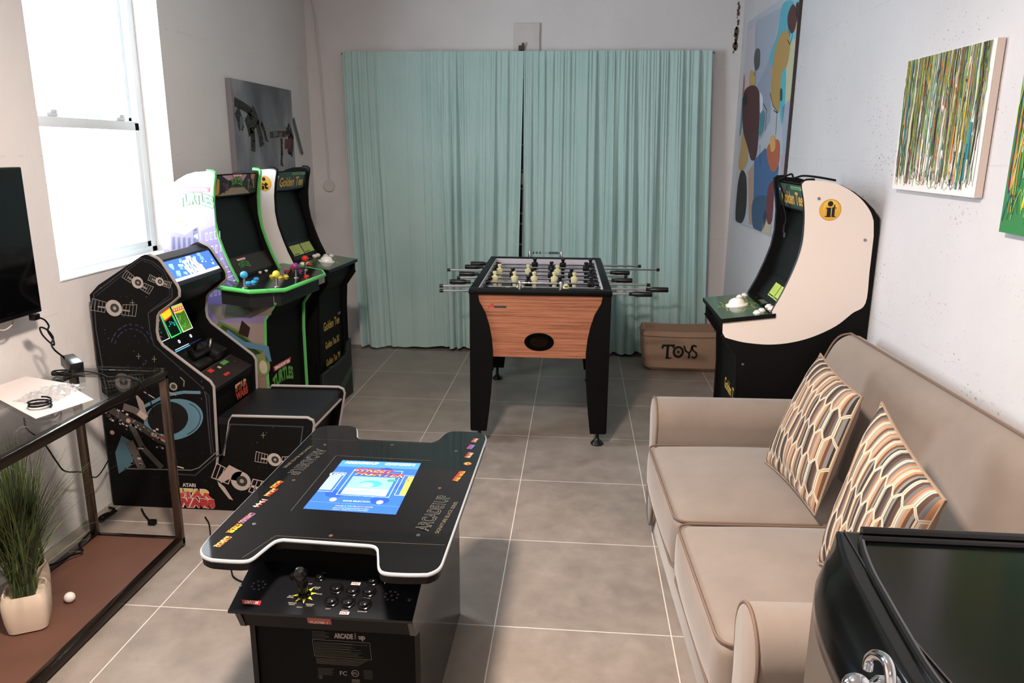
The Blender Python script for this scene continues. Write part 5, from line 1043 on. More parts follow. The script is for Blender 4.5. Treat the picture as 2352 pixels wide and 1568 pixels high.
bm = NB(); loft(bm, [zl(0.832, ins(bl_, 0.04)), zl(0.845, bl_), zl(0.875, bl_), zl(0.915, [((a_[0]*0.45+b_[0]*0.55), a_[1]) for a_, b_ in zip(bl_, tl)]), zl(0.944, tl), zl(0.949, ins(tl, 0.004)), zl(0.952, ins(tl, 0.012)), zl(0.952, ins(tl, 0.03))]); hd = obj('top_housing', bm, GP, BC, world=True, smooth='all')
bm = NB(); t3 = ins(tl, 0.10); pr_ = [p for p in zl(0.955, t3)]; tube(bm, pr_, 0.006, 8, closed=True); tube(bm, [(0.74, -1.062, 0.956), (1.33, -1.062, 0.956)], 0.008, 8); obj('top_rim', bm, mat('#101112', 0.15), hd, world=True, smooth=True)
bm = NB(); tube(bm, [Vector((0.712, -1.06, 0.954)), Vector((0.705, -1.20, 0.954)), Vector((0.700, -1.33, 0.954)), Vector((0.715, -1.46, 0.954)), Vector((0.76, -1.62, 0.954))], 0.0016, 6); obj('lid_seam', bm, mat('#000000', 0.6), hd, world=True)
bm = NB(); box(bm, (0.668, -1.71, 0.02), (1.33, -1.065, 0.84), bevel=0.012); obj('cabinet', bm, mat('#4f4741', 0.35), BC, world=True, smooth=True)
bm = NB(); q_ = [at(u, v, x=0.575) for u, v in ((1993, 1535), (1998, 1512), (2012, 1503), (2032, 1512), (2043, 1535), (2046, 1575), (2035, 1600))]; tube(bm, smooth_path(q_, 5), 0.0058, 12); b0 = at(2018, 1585, x=0.585); lathe(bm, [(0.016, 0), (0.016, 0.02), (0.010, 0.028), (0, 0.03)], b0+Vector((0.02, 0, 0)), (-1, 0, 0), 20); b1 = at(1968, 1580, x=0.56); tube(bm, [b0, b1], 0.009, 10); bmesh.ops.create_uvsphere(bm, u_segments=18, v_segments=12, radius=0.016, matrix=Matrix.Translation(b1)); obj('lever_handle', bm, mat('#d6dae0', 0.08, metal=1.0), BC, world=True, smooth=True)
# ================================================ TOY BOX
HES = NT('burlap', 0.95); co = HES.coord(); wv = HES.noise(HES.vm('MULTIPLY', co, (420, 420, 420)), 1.0, 2); HES.col(HES.mix(HES.rng(wv, 0.3, 0.7), '#8f7460', '#ac8f78')); HES.bump(HES.math('ADD', wv, HES.math('MULTIPLY', HES.noise(co, 12, 3), 2.0)), 0.35, 0.004)
TB = thing('toy_box', 'brown burlap storage box lettered TOYS, in front of the right curtain', 'storage box', (1.03, 3.37, 0))
def rr_(x0, y0, x1, y1, r, z, bx=0.0, sag=0.0):
    pts = rounded([(x0, y0), (x1, y0), (x1, y1), (x0, y1)], r, 4); o_ = []
    dense = []
    for i in range(len(pts)):
        a_, b_ = Vector(pts[i]), Vector(pts[(i+1) % len(pts)])
        m_ = 8 if (b_-a_).length > 0.08 else 1
        for k in range(m_): dense.append(a_.lerp(b_, k/m_))
    cx_, cy2 = (x0+x1)/2, (y0+y1)/2
    for p in dense:
        u_ = (p.x-cx_)/((x1-x0)/2); v_ = (p.y-cy2)/((y1-y0)/2); o_.append(Vector((p.x+bx*u_*(1-v_*v_), p.y+bx*v_*(1-u_*u_), z-sag*(1-u_*u_)*abs(v_)-sag*0.5*(1-v_*v_)*abs(u_))))
    return o_
bm = NB(); loft(bm, [rr_(0.80, 3.245, 1.29, 3.50, 0.03, 0.004), rr_(0.775, 3.225, 1.315, 3.52, 0.03, 0.03, 0.012), rr_(0.762, 3.222, 1.322, 3.525, 0.025, 0.15, 0.02), rr_(0.752, 3.22, 1.325, 3.53, 0.02, 0.25, 0.012), rr_(0.748, 3.222, 1.322, 3.53, 0.02, 0.285, 0.0), rr_(0.755, 3.23, 1.318, 3.526, 0.02, 0.306, -0.006, 0.010), rr_(0.765, 3.24, 1.308, 3.516, 0.02, 0.304, -0.006, 0.010), rr_(0.77, 3.245, 1.30, 3.51, 0.02, 0.23, 0.0), rr_(0.79, 3.26, 1.28, 3.50, 0.02, 0.10, 0.0)]); sh = obj('box_shell', bm, HES.m, TB, world=True, smooth=True)
bm = NB(); tube(bm, [p+Vector((0, -0.0015, 0)) for p in rr_(0.747, 3.219, 1.325, 3.532, 0.02, 0.268, 0.008, 0.006)], 0.0025, 5, closed=True); obj('rim_seam', bm, mat('#6b5544', 0.9), sh, world=True)
bm = NB(); tube(bm, smooth_path([(1.33, 3.33, 0.24), (1.347, 3.35, 0.275), (1.345, 3.40, 0.285), (1.33, 3.42, 0.25)], 4), 0.008, 8); obj('handle', bm, mat('#3f3026', 0.9), TB, world=True, smooth=True)
a = Art((1.04, 3.200, 0.15), (1, 0, 0), (0, 0, 1), lift=0.0, rough=0.9); ink = '#14100e'
def bx_(pts, wd=0.012, cl=False): a.line(pts, wd, ink, 1, px=True, closed=cl)
bx_([(1521, 800), (1523, 793), (1548, 793), (1546, 799)], 0.014); bx_([(1534, 795), (1532, 822)], 0.018); bx_([(1528, 822), (1542, 822)], 0.008)
q_ = a.px(1558, 808); a.disc(q_[0], q_[1], 0.041, ink, 1, ry=0.045); a.disc(q_[0], q_[1], 0.024, '#a08671', 2, ry=0.028)
for k in range(8): t_ = k*math.pi/4; a.line([(q_[0], q_[1]), (q_[0]+0.026*math.cos(t_), q_[1]+0.030*math.sin(t_))], 0.004, ink, 3)
a.disc(q_[0], q_[1], 0.007, ink, 3); bx_([(1571, 794), (1575, 806), (1583, 811), (1582, 823)], 0.013); bx_([(1590, 793), (1588, 803), (1583, 811)], 0.012)
bx_([(1600, 796), (1594, 793), (1589, 798), (1592, 805), (1599, 810), (1600, 817), (1595, 822), (1588, 819)], 0.012)
a.build('toys_lettering', TB, 'black TOYS lettering')
# ================================================ PICTURES
TL_ = math.atan(0.02)
def wall_canvas(label, cat, corner_px, thick, edgec, facec, bt=None, ya=0.5):
    o_ = Vector((xr(ya)-thick-0.004, ya, 1.6)); a = Art(o_, (0.02, -1, 0), (0, 0, 1), lift=0.001, rough=0.55)
    P4 = a.pxs(corner_px); x0 = (P4[0][0]+P4[3][0])/2; x1 = (P4[1][0]+P4[2][0])/2; y1 = (P4[0][1]+P4[1][1])/2; y0 = (P4[2][1]+P4[3][1])/2
    if bt: x1 = x0+bt[0]; y1 = y0+bt[1]
    t = thing('wall_canvas', label, cat, tuple(o_+a.ux*((x0+x1)/2)+a.uy*y0)); nn_ = a.n
    bm = NB(); prism(bm, [o_+a.ux*x_+a.uy*y_ for x_, y_ in ((x0, y0), (x1, y0), (x1, y1), (x0, y1))], -nn_*thick); obj('stretched_canvas', bm, [edgec], t, world=True)
    a.poly([(x0, y0), (x1, y0), (x1, y1), (x0, y1)], facec, 0); return a, t, (x0, y0, x1, y1)
# drip painting on white
DC = ['#5f7a3a', '#7f8f3f', '#2f6f6a', '#38808a', '#a8a03f', '#c9a83a', '#8f3a2c', '#4a2a2a', '#2a3a5a', '#6f9a4a', '#3a4a34', '#8f7a5a', '#d06a3a', '#9fb45a', '#6a5a4a', '#1f2a22', '#7fb0a0', '#cfc9b8', '#6a6f5a']
def drips(a, R4, pal, n, seed, tail=True):
    x0, y0, x1, y1 = R4; rr = random.Random(seed); W, H = x1-x0, y1-y0
    for k in range(n):
        x_ = x0+W*rr.uniform(0.01, 0.965); yt = y1-H*rr.choice([0, 0, 0, rr.uniform(0, .8)])-0.002; ln_ = H*rr.uniform(0.15, 0.95); yb = max(y0+H*rr.uniform(0.03, 0.12), yt-ln_); wd = rr.choice([0.0015, 0.002, 0.003, 0.004, 0.006]); p = [(x_, yt)]
        m = 5
        for j in range(1, m+1): p.append((min(x1-0.012, max(x0+0.003, x_+rr.uniform(-0.006, 0.006))), yt+(yb-yt)*j/m))
        a.line(p, wd, rr.choice(pal), 1+k % 6)
    if tail:
        for k in range(26):
            x_ = x0+W*rr.uniform(0.05, 0.85); w_ = rr.uniform(0.02, 0.07); yb = y0+H*rr.uniform(0.02, 0.10)
            a.line([(x_, yb+0.03), (x_+w_*0.25, yb+0.006), (x_+w_*0.5, yb), (x_+w_*0.75, yb+0.006), (x_+w_, yb+0.035)], 0.0016, rr.choice(pal), 3)
        for k in range(70):
            x_ = x0+W*rr.uniform(0.02, 0.92); y_ = y0+H*rr.uniform(0.1, 0.95); a.poly([(x_, y_), (x_+rr.uniform(.002, .006), y_-rr.uniform(.003, .01)), (x_+rr.uniform(.0, .005), y_-rr.uniform(.01, .03)), (x_-rr.uniform(.0, .004), y_-.008)], rr.choice(pal+['#e8e4e0']*8), 8)
a, t, R4 = wall_canvas('square white canvas with dense vertical paint drips in many colours on the right wall', 'painting', [(2085, 141), (2294, 85), (2238, 455), (2050, 432)], 0.022, mat('#c9bab2', 0.7), '#dcd8d6', ya=0.4)
drips(a, R4, DC, 430, 5)
for (u, v, w_, c) in ((2226, 330, .016, '#2f8088'), (2215, 380, .014, '#2f8088'), (2200, 400, .010, '#2f8088'), (2188, 340, .008, '#d07a2c'), (2215, 285, .008, '#c9a82c'), (2211, 400, .006, '#101010')): a.line([(u+8, v-50), (u+2, v-10), (u-4, v+35)], w_, c, 9, px=True)
a.build('painted_face', t)
GC = ['#2f6f3f', '#c9c03a', '#a8b83a', '#8f3a2c', '#e0e0d8', '#2a3f6a', '#4a9a8a', '#d08a3a', '#3a2a4a', '#7a9a3a', '#1f4a2a']
a, t, R4 = wall_canvas('green canvas with looping paint drips, cut off by the right edge of the picture', 'painting', [(2352, 182), (2400, 170), (2330, 540), (2294, 530)], 0.022, mat('#2f6f42', 0.7), '#2c7440', bt=(0.50, 0.53), ya=0.0)
drips(a, R4, GC, 200, 11, False)
rr = random.Random(4)
for k in range(26):
    x_ = R4[0]+rr.uniform(0.005, 0.45); y_ = R4[1]+rr.uniform(0.02, 0.3); h_ = rr.uniform(0.05, 0.2); a.line([(Vector(p).x, Vector(p).y) for p in smooth_path([(x_, y_, 0), (x_+0.012, y_+h_*0.6, 0), (x_+0.03, y_+h_, 0), (x_+0.04, y_+h_*0.6, 0), (x_+0.045, y_+0.02, 0)], 4)], rr.choice([.002, .003]), rr.choice(GC[1:]), 8)
a.build('painted_face', t)
# tall abstract painting
a, t, R4 = wall_canvas('tall abstract painting of coloured ovals and blue fields in the right-hand corner', 'painting', [(1713, 70), (1863, -60), (1824, 568), (1688, 503)], 0.014, mat('#3a302c', 0.6), '#a9b0bc', bt=(1.22, 1.36), ya=2.8)
def kk(pts): return [(1600+x*0.39538, x2*0.39538) for x, x2 in pts]
AXR = [R4]
def ap(pts, c, l=1, sm_=True):
    q = a.pxs(kk(pts))
    if sm_: q = [(p.x, p.y) for p in smooth_path([(x_, y_, 0) for x_, y_ in q], 4, closed=True)]
    x0, y0, x1, y1 = R4; a.poly([(min(max(x_, x0+0.001*(i % 3)), x1-0.001*(i % 3)), min(max(y_, y0), y1)) for i, (x_, y_) in enumerate(q)], c, l)
ap([(285, 190), (345, 150), (335, 400), (300, 700), (280, 1290), (222, 1275), (240, 900)], '#b9b3bd', 1, False)
ap([(345, 150), (400, 120), (440, 330), (430, 700), (380, 800), (335, 830), (335, 500)], '#8f96aa', 1, False)
ap([(500, 30), (560, 5), (560, 60), (540, 230), (490, 380), (445, 400), (425, 330), (470, 200)], '#4fa3b8', 3)
ap([(545, 60), (640, -20), (650, 180), (560, 230), (535, 280)], '#6fb4cc', 3); ap([(545, 180), (650, 140), (645, 560), (600, 760), (505, 830), (510, 600), (525, 330)], '#b8b89a', 2, False)
ap([(350, 120), (500, 40), (470, 160), (430, 330), (345, 520)], '#9aa3b4', 2, False)
ap([(490, 200), (530, 180), (545, 250), (530, 370), (500, 420), (485, 560), (480, 640), (462, 640), (435, 560), (440, 420), (455, 300)], '#a9894f', 4)
ap([(492, 420), (520, 400), (515, 600), (498, 720), (485, 640)], '#4fa9bc', 3); ap([(488, 520), (500, 520), (500, 580), (488, 582)], '#2a4a44', 5)
ap([(560, 25), (585, 60), (590, 120), (560, 195), (535, 160), (532, 90)], '#4a2426', 5); ap([(585, 15), (640, 25), (655, 90), (640, 140), (600, 120), (582, 80)], '#3f1d20', 5); ap([(582, 130), (600, 115), (635, 150), (600, 170), (575, 190)], '#c9a890', 5)
ap([(300, 505), (345, 500), (368, 560), (365, 720), (350, 900), (320, 930), (300, 860), (270, 740), (272, 560)], '#4a2428', 5)
ap([(285, 535), (297, 560), (295, 600), (275, 620), (270, 570)], '#191416', 6); ap([(265, 430), (280, 440), (278, 520), (264, 560)], '#b0573a', 4); ap([(262, 560), (272, 600), (262, 760), (245, 780), (250, 640)], '#4f8a94', 4)
ap([(320, 405), (342, 440), (340, 490), (310, 500), (308, 450)], '#b89a5a', 4); ap([(345, 290), (370, 290), (368, 380), (345, 410), (335, 350)], '#4a4a4c', 4); ap([(370, 540), (388, 570), (385, 640), (370, 650)], '#c9cdd8', 5); ap([(375, 655), (395, 650), (393, 730), (370, 790), (358, 730)], '#4a7f88', 5)
ap([(270, 760), (298, 800), (298, 930), (270, 990), (245, 970), (258, 860)], '#b0935f', 4); ap([(262, 990), (290, 1030), (290, 1200), (268, 1290), (228, 1276), (240, 1080)], '#1f2624', 4)
ap([(335, 930), (400, 860), (440, 900), (480, 970), (460, 1100), (420, 1350), (330, 1320)], '#3f628f', 3, False); ap([(330, 1160), (420, 1150), (390, 1330), (330, 1320)], '#34506f', 4)
ap([(420, 840), (475, 810), (485, 880), (470, 980), (435, 990), (410, 900)], '#a85a40', 5); ap([(430, 800), (455, 790), (460, 860), (435, 880)], '#c99a5a', 6)
ap([(500, 620), (610, 560), (600, 900), (580, 1050), (500, 1010)], '#9aa0b4', 3, False); ap([(590, 900), (590, 1060), (490, 1060), (490, 900)], '#a899a9', 4, False); ap([(300, 1000), (330, 950), (330, 1310), (305, 1300)], '#a8897a', 3, False); ap([(415, 1100), (450, 1060), (440, 1280), (410, 1280)], '#6a2f38', 5); ap([(390, 1240), (440, 1180), (430, 1370), (380, 1350)], '#b8ab97', 4, False)
for pts in ([(450, 640), (470, 655), (462, 780)], [(388, 600), (410, 640), (400, 760)], [(345, 400), (338, 440)], [(530, 230), (545, 260), (560, 200)], [(370, 840), (372, 960)], [(430, 540), (445, 610), (475, 655)]): a.line(kk(pts), 0.005, '#231f22', 7, px=True)
a.build('painted_face', t)
# grey picture on the left wall
o_ = Vector((XL+0.036, 2.8, 1.7)); a = Art(o_, (0, 1, 0), (0, 0, 1), lift=0.001, rough=0.5)
P4 = a.pxs([(535, 179), (667, 208), (680, 392), (541, 398)]); x0 = (P4[0][0]+P4[3][0])/2; x1 = (P4[1][0]+P4[2][0])/2; y1 = (P4[0][1]+P4[1][1])/2; y0 = 1.30-1.7
t = thing('wall_canvas', 'grey canvas with dark mechanical shapes on the left wall above the arcade cabinets', 'painting', (XL, 2.8, 1.3))
bm = NB(); box(bm, (XL+0.004, 2.8+x0, 1.7+y0), (XL+0.036, 2.8+x1, 1.7+y1)); obj('stretched_canvas', bm, mat('#7f7b80', 0.6), t, world=True)
gr = NT('grey_mist', 0.5); co = gr.coord(); gr.col(gr.ramp(gr.noise(gr.vm('MULTIPLY', co, (1, 1, 0.6)), 3.4, 3, 0.5), [(0.35, '#55545a'), (0.5, '#737278'), (0.66, '#99979b')])); a.poly([(x0, y0), (x1, y0), (x1, y1), (x0, y1)], gr.m, 0)
def gk(pts): return [(500+x_*0.16579, 160+y_*0.16579) for x_, y_ in pts]
rr = random.Random(12); dk_ = ['#17130f', '#241d18', '#3a2f28', '#57493e', '#0f0d0c', '#6b5a4c', '#443d3c']
def inb(q): return [(min(max(x_, x0+0.002), x1-0.002), min(max(y_, y0), y1)) for x_, y_ in q]
for (p0, p1, w_) in (((225, 440), (470, 590), 34), ((460, 560), (540, 780), 60), ((400, 640), (470, 900), 60), ((260, 560), (330, 830), 48), ((470, 800), (490, 1130), 42), ((540, 720), (610, 1060), 40), ((600, 730), (675, 980), 22), ((960, 800), (1010, 950), 60), ((1010, 900), (1000, 1180), 62), ((720, 905), (950, 890), 26), ((880, 950), (880, 1330), 22)):
    a.line(inb(a.pxs(gk([p0, ((p0[0]+p1[0])/2+8, (p0[1]+p1[1])/2-6), p1]))), w_*0.0016, rr.choice(dk_[:3]), 1)
    for k in range(22):
        t_ = rr.random(); bx, by = p0[0]+(p1[0]-p0[0])*t_+rr.uniform(-w_*.6, w_*.6), p0[1]+(p1[1]-p0[1])*t_+rr.uniform(-w_*.5, w_*.5); s_ = rr.uniform(6, 22)
        a.poly(inb(a.pxs(gk([(bx, by), (bx+s_, by+s_*.6), (bx+s_*.6, by+s_*1.6), (bx-s_*.3, by+s_*.9)]))), rr.choice(dk_), 3)
for pts, c in (([(180, 560), (220, 560), (225, 680), (180, 690)], '#8f4a34'), ([(300, 640), (355, 660), (340, 800), (300, 850)], '#5f6a72'), ([(765, 860), (830, 860), (825, 920), (765, 930)], '#4f6a66'), ([(840, 870), (890, 865), (890, 930), (845, 930)], '#7f4a38'), ([(930, 960), (1010, 960), (1000, 1090), (925, 1100)], '#5f2f2c'), ([(200, 450), (212, 450), (212, 505), (200, 500)], '#c9c0b8')): a.poly(inb(a.pxs(gk(pts))), c, 5)
a.build('painted_face', t)
bm = NB(); q0, q1 = at(673, 272, x=XL+0.012), at(694, 354, x=XL+0.012); dv = (q1-q0).normalized(); pv = Vector((0, -dv.z, dv.y))*0.014; prism(bm, [q0+pv, q1+pv, q1-pv, q0-pv], (0.006, 0, 0)); tag(obj('metal_strip', bm, mat('#55625f', 0.5)), 'narrow grey metal strip hanging aslant beside the grey canvas', 'metal strip')
# ================================================ TELEVISION, CONSOLE TABLE AND WHAT STANDS ON IT
TV = thing('television', 'black flat television cut off at the left edge, on the left wall', 'television', (XL, -0.1, 1.24))
bm = NB(); box(bm, (-1.800, -0.72, 0.975), (-1.765, 0.385, 1.508), bevel=0.004); tvb = obj('tv_frame', bm, mat('#0a0a0b', 0.3), TV, world=True, smooth=True)
bm = NB(); box(bm, (-1.7655, -0.712, 0.992), (-1.763, 0.378, 1.500)); obj('tv_screen', bm, mat('#050506', 0.08), tvb, world=True)
bm = NB(); box(bm, (XL, -0.35, 1.10), (-1.80, 0.1, 1.40), bevel=0.01); obj('wall_mount', bm, BLACKM, TV, world=True)
CTB = thing('console_table', 'glass-topped console table with dark metal frame and brown lower shelf, left edge', 'table', (-1.52, -0.4, 0))
tx0, tx1, ty0, ty1, tz = -1.712, -1.318, -1.25, 0.425, 0.748
FR = mat('#2a211b', 0.16, metal=0.7); fw = 0.030
def legb(x_, y_):
    bm = NB(); box(bm, (x_, y_, 0.0), (x_+fw, y_+fw*0.66, tz-0.02), bevel=0.002); return obj('leg', bm, mat('#5f5046', 0.18, metal=0.75), CTB, world=True, smooth=True)
for x_ in (tx0, tx1-fw):
    for y_ in (ty0, ty1-fw*0.66): legb(x_, y_)
bm = NB()
for z0 in (tz-0.035, 0.012):
    zt = z0+(0.033 if z0 > 0.1 else 0.028)
    box(bm, (tx1-fw, ty0, z0), (tx1, ty1, zt), bevel=0.002); box(bm, (tx0, ty0, z0), (tx0+fw, ty1, zt), bevel=0.002); box(bm, (tx0, ty1-fw*0.66, z0), (tx1, ty1, zt), bevel=0.002); box(bm, (tx0, ty0, z0), (tx1, ty0+fw, zt), bevel=0.002)
obj('frame', bm, FR, CTB, world=True, smooth=True)
gm = NT('table_glass', 0.02); nt = gm.nt; tr = nt.nodes.new('ShaderNodeBsdfTransparent'); tr.inputs[0].default_value = (0.93, 0.96, 0.95, 1); gs = nt.nodes.new('ShaderNodeBsdfGlossy'); gs.inputs['Roughness'].default_value = 0.02; fz = nt.nodes.new('ShaderNodeMapRange'); lw = nt.nodes.new('ShaderNodeLayerWeight'); lw.inputs[0].default_value = 0.35; nt.links.new(lw.outputs['Facing'], fz.inputs[0]); fz.inputs[3].default_value = 0.04; fz.inputs[4].default_value = 0.4
mx = nt.nodes.new('ShaderNodeMixShader'); nt.links.new(fz.outputs[0], mx.inputs[0]); nt.links.new(tr.outputs[0], mx.inputs[1]); nt.links.new(gs.outputs[0], mx.inputs[2]); nt.links.new(mx.outputs[0], nt.nodes['Material Output'].inputs[0])
bm = NB(); box(bm, (tx0+0.01, ty0+0.01, tz), (tx1-0.003, ty1-0.005, tz+0.008)); obj('glass_top', bm, gm.m, CTB, world=True)
bm = NB(); box(bm, (tx0+0.02, ty0+0.02, 0.02), (tx1-0.02, ty1-0.018, 0.036)); obj('lower_shelf', bm, mat('#5c3d30', 0.55, noise=0.12, nscale=5, bump=0.1, bscale=80), CTB, world=True)
GZ = tz+0.008
pp = [at(u, v, z=GZ) for u, v in ((-60, 905), (0, 919), (82, 962), (215, 918), (150, 880), (60, 865))]
bm = NB(); prism(bm, [(p.x, p.y, GZ+0.0005) for p in pp], (0, 0, 0.0012)); tag(obj('paper_sheet', bm, mat('#d8cdc8', 0.7)), 'white paper sheet lying on the glass console table under the plastic bag', 'paper')
# plastic bag with a coiled black cable
PB = thing('plastic_bag', 'crumpled clear plastic bag on the white paper on the console table', 'bag', tuple(at(115, 920, z=GZ)))
bgm = NT('clear_film', 0.12); nt = bgm.nt; tr = nt.nodes.new('ShaderNodeBsdfTransparent'); gs = nt.nodes.new('ShaderNodeBsdfGlossy'); gs.inputs['Roughness'].default_value = 0.14; df = nt.nodes.new('ShaderNodeBsdfDiffuse'); df.inputs[0].default_value = (.75, .78, .8, 1)
m1 = nt.nodes.new('ShaderNodeMixShader'); m1.inputs[0].default_value = 0.28; nt.links.new(tr.outputs[0], m1.inputs[1]); nt.links.new(gs.outputs[0], m1.inputs[2]); m2 = nt.nodes.new('ShaderNodeMixShader'); m2.inputs[0].default_value = 0.16; nt.links.new(m1.outputs[0], m2.inputs[1]); nt.links.new(df.outputs[0], m2.inputs[2]); nt.links.new(m2.outputs[0], nt.nodes['Material Output'].inputs[0])
rr = random.Random(21); bm = NB(); n1_, n2_ = 26, 14; c0, c1_ = at(62, 928, z=GZ), at(178, 890, z=GZ); ax_ = (c1_-c0); ax_.z = 0; L_ = ax_.length; ax_.normalize(); bx2 = Vector((-ax_.y, ax_.x, 0)); g = []
for j in range(n2_):
    row = []
    for i in range(n1_):
        s, t_ = i/(n1_-1), j/(n2_-1); h_ = 0.028*max(0, math.sin(math.pi*s))**0.5*max(0, math.sin(math.pi*t_))**0.6
        row.append(bm.verts.new(c0+ax_*(L_*s+rr.uniform(-.006, .006))+bx2*((t_-.5)*0.13*(0.7+0.3*math.sin(3*s+1))+rr.uniform(-.007, .007))+Vector((0, 0, 0.004+h_*rr.uniform(0.45, 1.25)))))
    g.append(row)
for j in range(n2_-1):
    for i in range(n1_-1): bm.faces.new((g[j][i], g[j][i+1], g[j+1][i+1], g[j+1][i]))
obj('bag_film', bm, bgm.m, PB, world=True)
cc = at(92, 930, z=GZ+0.012); bm = NB(); tube(bm, [cc+Vector((0.034*math.cos(k*0.5), 0.030*math.sin(k*0.5), 0.0008*k-0.004)) for k in range(30)], 0.0032, 6)
tag(obj('coiled_cable', bm, BLACKM, smooth=True), 'coiled black cable inside the clear plastic bag', 'cable')
# power adapter with its leads
AD = thing('power_adapter', 'black box-shaped power adapter lying on the glass console table', 'power adapter', tuple(at(170, 850, z=GZ)))
c_ = at(168, 851, z=GZ); M = Matrix.Translation(Vector((c_.x, c_.y, GZ+0.027))) @ Matrix.Rotation(math.radians(-38), 4, 'Z') @ Matrix.Rotation(math.radians(8), 4, 'Y')
bm = NB(); box(bm, (-0.052, -0.024, -0.021), (0.052, 0.024, 0.021), M=M, bevel=0.004); obj('adapter_body', bm, mat('#0d0d0e', 0.25), AD, world=True, smooth=True)
e0 = M @ Vector((-0.052, 0, 0)); e1 = M @ Vector((0.052, 0, -0.01))
ld = [e0, at(128, 806, x=-1.66), at(118, 790, x=-1.68), at(122, 775, x=-1.70), at(108, 757, x=-1.71), at(92, 752, x=-1.72), at(97, 768, x=-1.715), at(113, 785, x=-1.70), at(124, 792, x=-1.70), at(122, 780, x=-1.705), at(110, 760, x=-1.715), at(112, 748, x=-1.72), at(103, 735, x=-1.72), at(92, 730, x=-1.72)]
bm = NB(); tube(bm, smooth_path(ld, 5), 0.0032, 8); obj('mains_lead', bm, BLACKM, AD, world=True, smooth=True)
q_ = at(80, 727, x=-1.72); bm = NB(); box(bm, q_+Vector((-0.012, -0.018, -0.012)), q_+Vector((0.012, 0.014, 0.012)), bevel=0.004); obj('plug', bm, BLACK, AD, world=True, smooth=True)
ld = [e1]+[Vector((at(u, v, z=GZ).x, at(u, v, z=GZ).y, GZ+0.003)) for u, v in ((212, 856), (235, 861), (252, 868), (275, 865), (295, 866), (318, 874))]+[at(328, 884, x=tx1+0.006), at(345, 920, x=-1.30), at(352, 950, x=-1.33)]
bm = NB(); tube(bm, smooth_path(ld, 5), 0.0022, 6); obj('output_lead', bm, BLACKM, AD, world=True, smooth=True)
# bundle of cable beside the adapter
bm = NB(); rr = random.Random(2); cb = at(140, 858, z=GZ+0.01); tube(bm, smooth_path([cb+Vector((0.035*math.sin(k*1.3)+rr.uniform(-.008, .008), 0.022*math.cos(k*1.3)+rr.uniform(-.008, .008), rr.uniform(-0.004, 0.012))) for k in range(14)], 4), 0.003, 6); tag(obj('cable_bundle', bm, BLACKM, smooth=True), 'small bundle of black cable beside the power adapter on the glass table', 'cable')
# hanging and floor cables
def cable(name, pts, r, label, cat='cable', c=None): bm = NB(); tube(bm, smooth_path(pts, 6), r, 6); return tag(obj(name, bm, c or BLACKM, smooth=True), label, cat)
cable('white_cable', [at(-10, 756, x=-1.79), at(10, 758, x=-1.79), at(25, 748, x=-1.79), at(31, 735, x=-1.79), at(29, 722, x=-1.79)], 0.0025, 'thin white cable looping below the television', c=mat('#c9c0b8', 0.5))
cable('hanging_cable', [at(55, 960, x=-1.72), at(62, 985, x=-1.73), at(92, 1008, x=-1.74), at(110, 1030, x=-1.76), at(130, 1060, x=-1.77), at(150, 1082, x=-1.77), at(190, 1084, x=-1.77), at(222, 1095, x=-1.78), at(250, 1055, x=-1.79)], 0.003, 'thin black cable running along the left wall behind the grass plant')
cable('floor_cable_bundle', [at(250, 1165, z=0.02), at(262, 1170, z=0.012), at(245, 1185, z=0.008), at(232, 1196, z=0.01), at(250, 1178, z=0.03), at(232, 1186, z=0.02), at(225, 1197, z=0.008), at(268, 1172, z=0.02)], 0.006, 'black cables bunched on the floor at the back corner of the cockpit cabinet')
cb = cable('floor_plug_cable', [at(325, 1168, z=0.01), at(332, 1182, z=0.006), at(342, 1194, z=0.007)], 0.004, 'short black cable with a plug lying in front of the cockpit cabinet')
cable('thin_floor_cable', [at(471, 1187, z=0.006), at(479, 1200, z=0.004), at(482, 1215, z=0.004), at(484, 1235, z=0.004)], 0.0032, 'thin black cable on the floor between the cockpit cabinet and the cocktail table')
cable('table_floor_cable', [at(528, 1295, z=0.006), at(532, 1312, z=0.004), at(536, 1324, z=0.004), at(552, 1334, z=0.004), at(575, 1340, z=0.004)], 0.0032, 'thin black cable on the floor under the left wing of the cocktail table')
rr = random.Random(8); cable('shelf_cables', [Vector((tx0+0.02+rr.uniform(0, 0.05), 0.40-0.05*k, 0.045+rr.uniform(0, .03))) for k in range(13)], 0.004, 'tangled black cables along the back of the lower console shelf')
q_ = at(350, 1199, z=0.012); bm = NB(); box(bm, q_+Vector((-0.016, -0.012, -0.011)), q_+Vector((0.016, 0.012, 0.011)), bevel=0.004); tag(obj('cable_plug', bm, BLACK, smooth=True), 'black plug at the end of the short floor cable', 'plug')
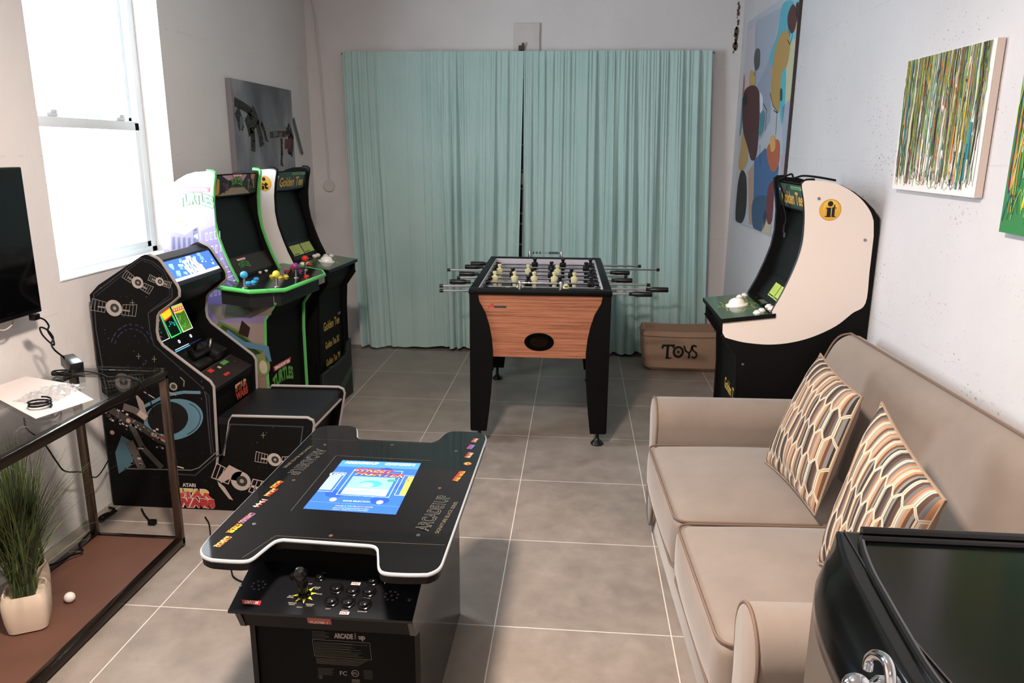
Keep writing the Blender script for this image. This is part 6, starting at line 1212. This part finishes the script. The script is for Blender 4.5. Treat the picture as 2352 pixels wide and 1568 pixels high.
# ------------------------------------------------ potted grass
def pot(cx, cy, label, rot, blades, seed, h=0.135, w=0.135, group='potted grass on the lower shelf'):
    t = thing('potted_grass', label, 'plant', (cx, cy, 0.036), rot, group); rr = random.Random(seed)
    def sec(k, z, r): return [(p.x, p.y, z) for p in rounded([(-w/2*k, -w/2*k), (w/2*k, -w/2*k), (w/2*k, w/2*k), (-w/2*k, w/2*k)], r, 6)]
    bm = NB(); loft(bm, [sec(0.72, 0, 0.02), sec(0.86, 0.006, 0.03), sec(0.95, 0.04, 0.035), sec(1.0, h*0.65, 0.035), sec(0.98, h*0.85, 0.035), sec(0.90, h, 0.04), sec(0.84, h-0.002, 0.04), sec(0.82, h-0.02, 0.04)]); obj('plant_pot', bm, mat('#cbb9a6', 0.55), t, smooth=True)
    bm = NB(); cols = [mat('#3d4a2c', 0.6), mat('#55653a', 0.6), mat('#2c3622', 0.6), mat('#6f7a45', 0.6)]
    for k in range(blades):
        an = rr.uniform(0, 2*math.pi); lean = abs(rr.gauss(0, 0.50)); L = rr.uniform(0.28, 0.54); w0 = rr.uniform(0.0016, 0.0032)
        if k % 23 == 0: lean = rr.uniform(1.2, 1.7); L = rr.uniform(0.24, 0.36)
        d = Vector((math.cos(an), math.sin(an), 0)); b0 = Vector((rr.uniform(-.03, .03), rr.uniform(-.03, .03), h-0.02)); sv = Vector((-d.y, d.x, 0)); pv = None; n = 7; pos = b0.copy(); mi_ = rr.choice([0, 0, 1, 1, 2, 3])
        for j in range(n+1):
            th = lean*(j/n)**0.9; 
            if j: pos = pos+(d*math.sin(th)+Vector((0, 0, math.cos(th))))*(L/n)
            wq = wm(t) @ pos; pos.x += max(0.0, XL+0.012-wq.x)
            ww = w0*(1-(j/n)**1.5)+0.0002; cur = (bm.verts.new(pos+sv*ww), bm.verts.new(pos-sv*ww))
            if pv: f = bm.faces.new((pv[0], pv[1], cur[1], cur[0])); f.material_index = mi_
            pv = cur
    obj('foliage', bm, cols, t, fixn=False); return t
pot(-1.535, -0.19, 'tall grass plant in a rounded white pot, front one on the brown shelf', 0.5, 1000, 3)
pot(-1.600, -0.070, 'grass plant in a second white pot, standing behind the front grass pot', 0.2, 160, 5, h=0.15, w=0.095)
q_ = at(160, 1371, z=0.055); bm = NB(); bmesh.ops.create_uvsphere(bm, u_segments=18, v_segments=12, radius=0.0185, matrix=Matrix.Translation(Vector((q_.x, q_.y, 0.0545)))); tag(obj('white_ball', bm, mat('#d9d0c8', 0.4), smooth='all'), 'small white ball on the brown shelf beside the grass pot', 'ball')
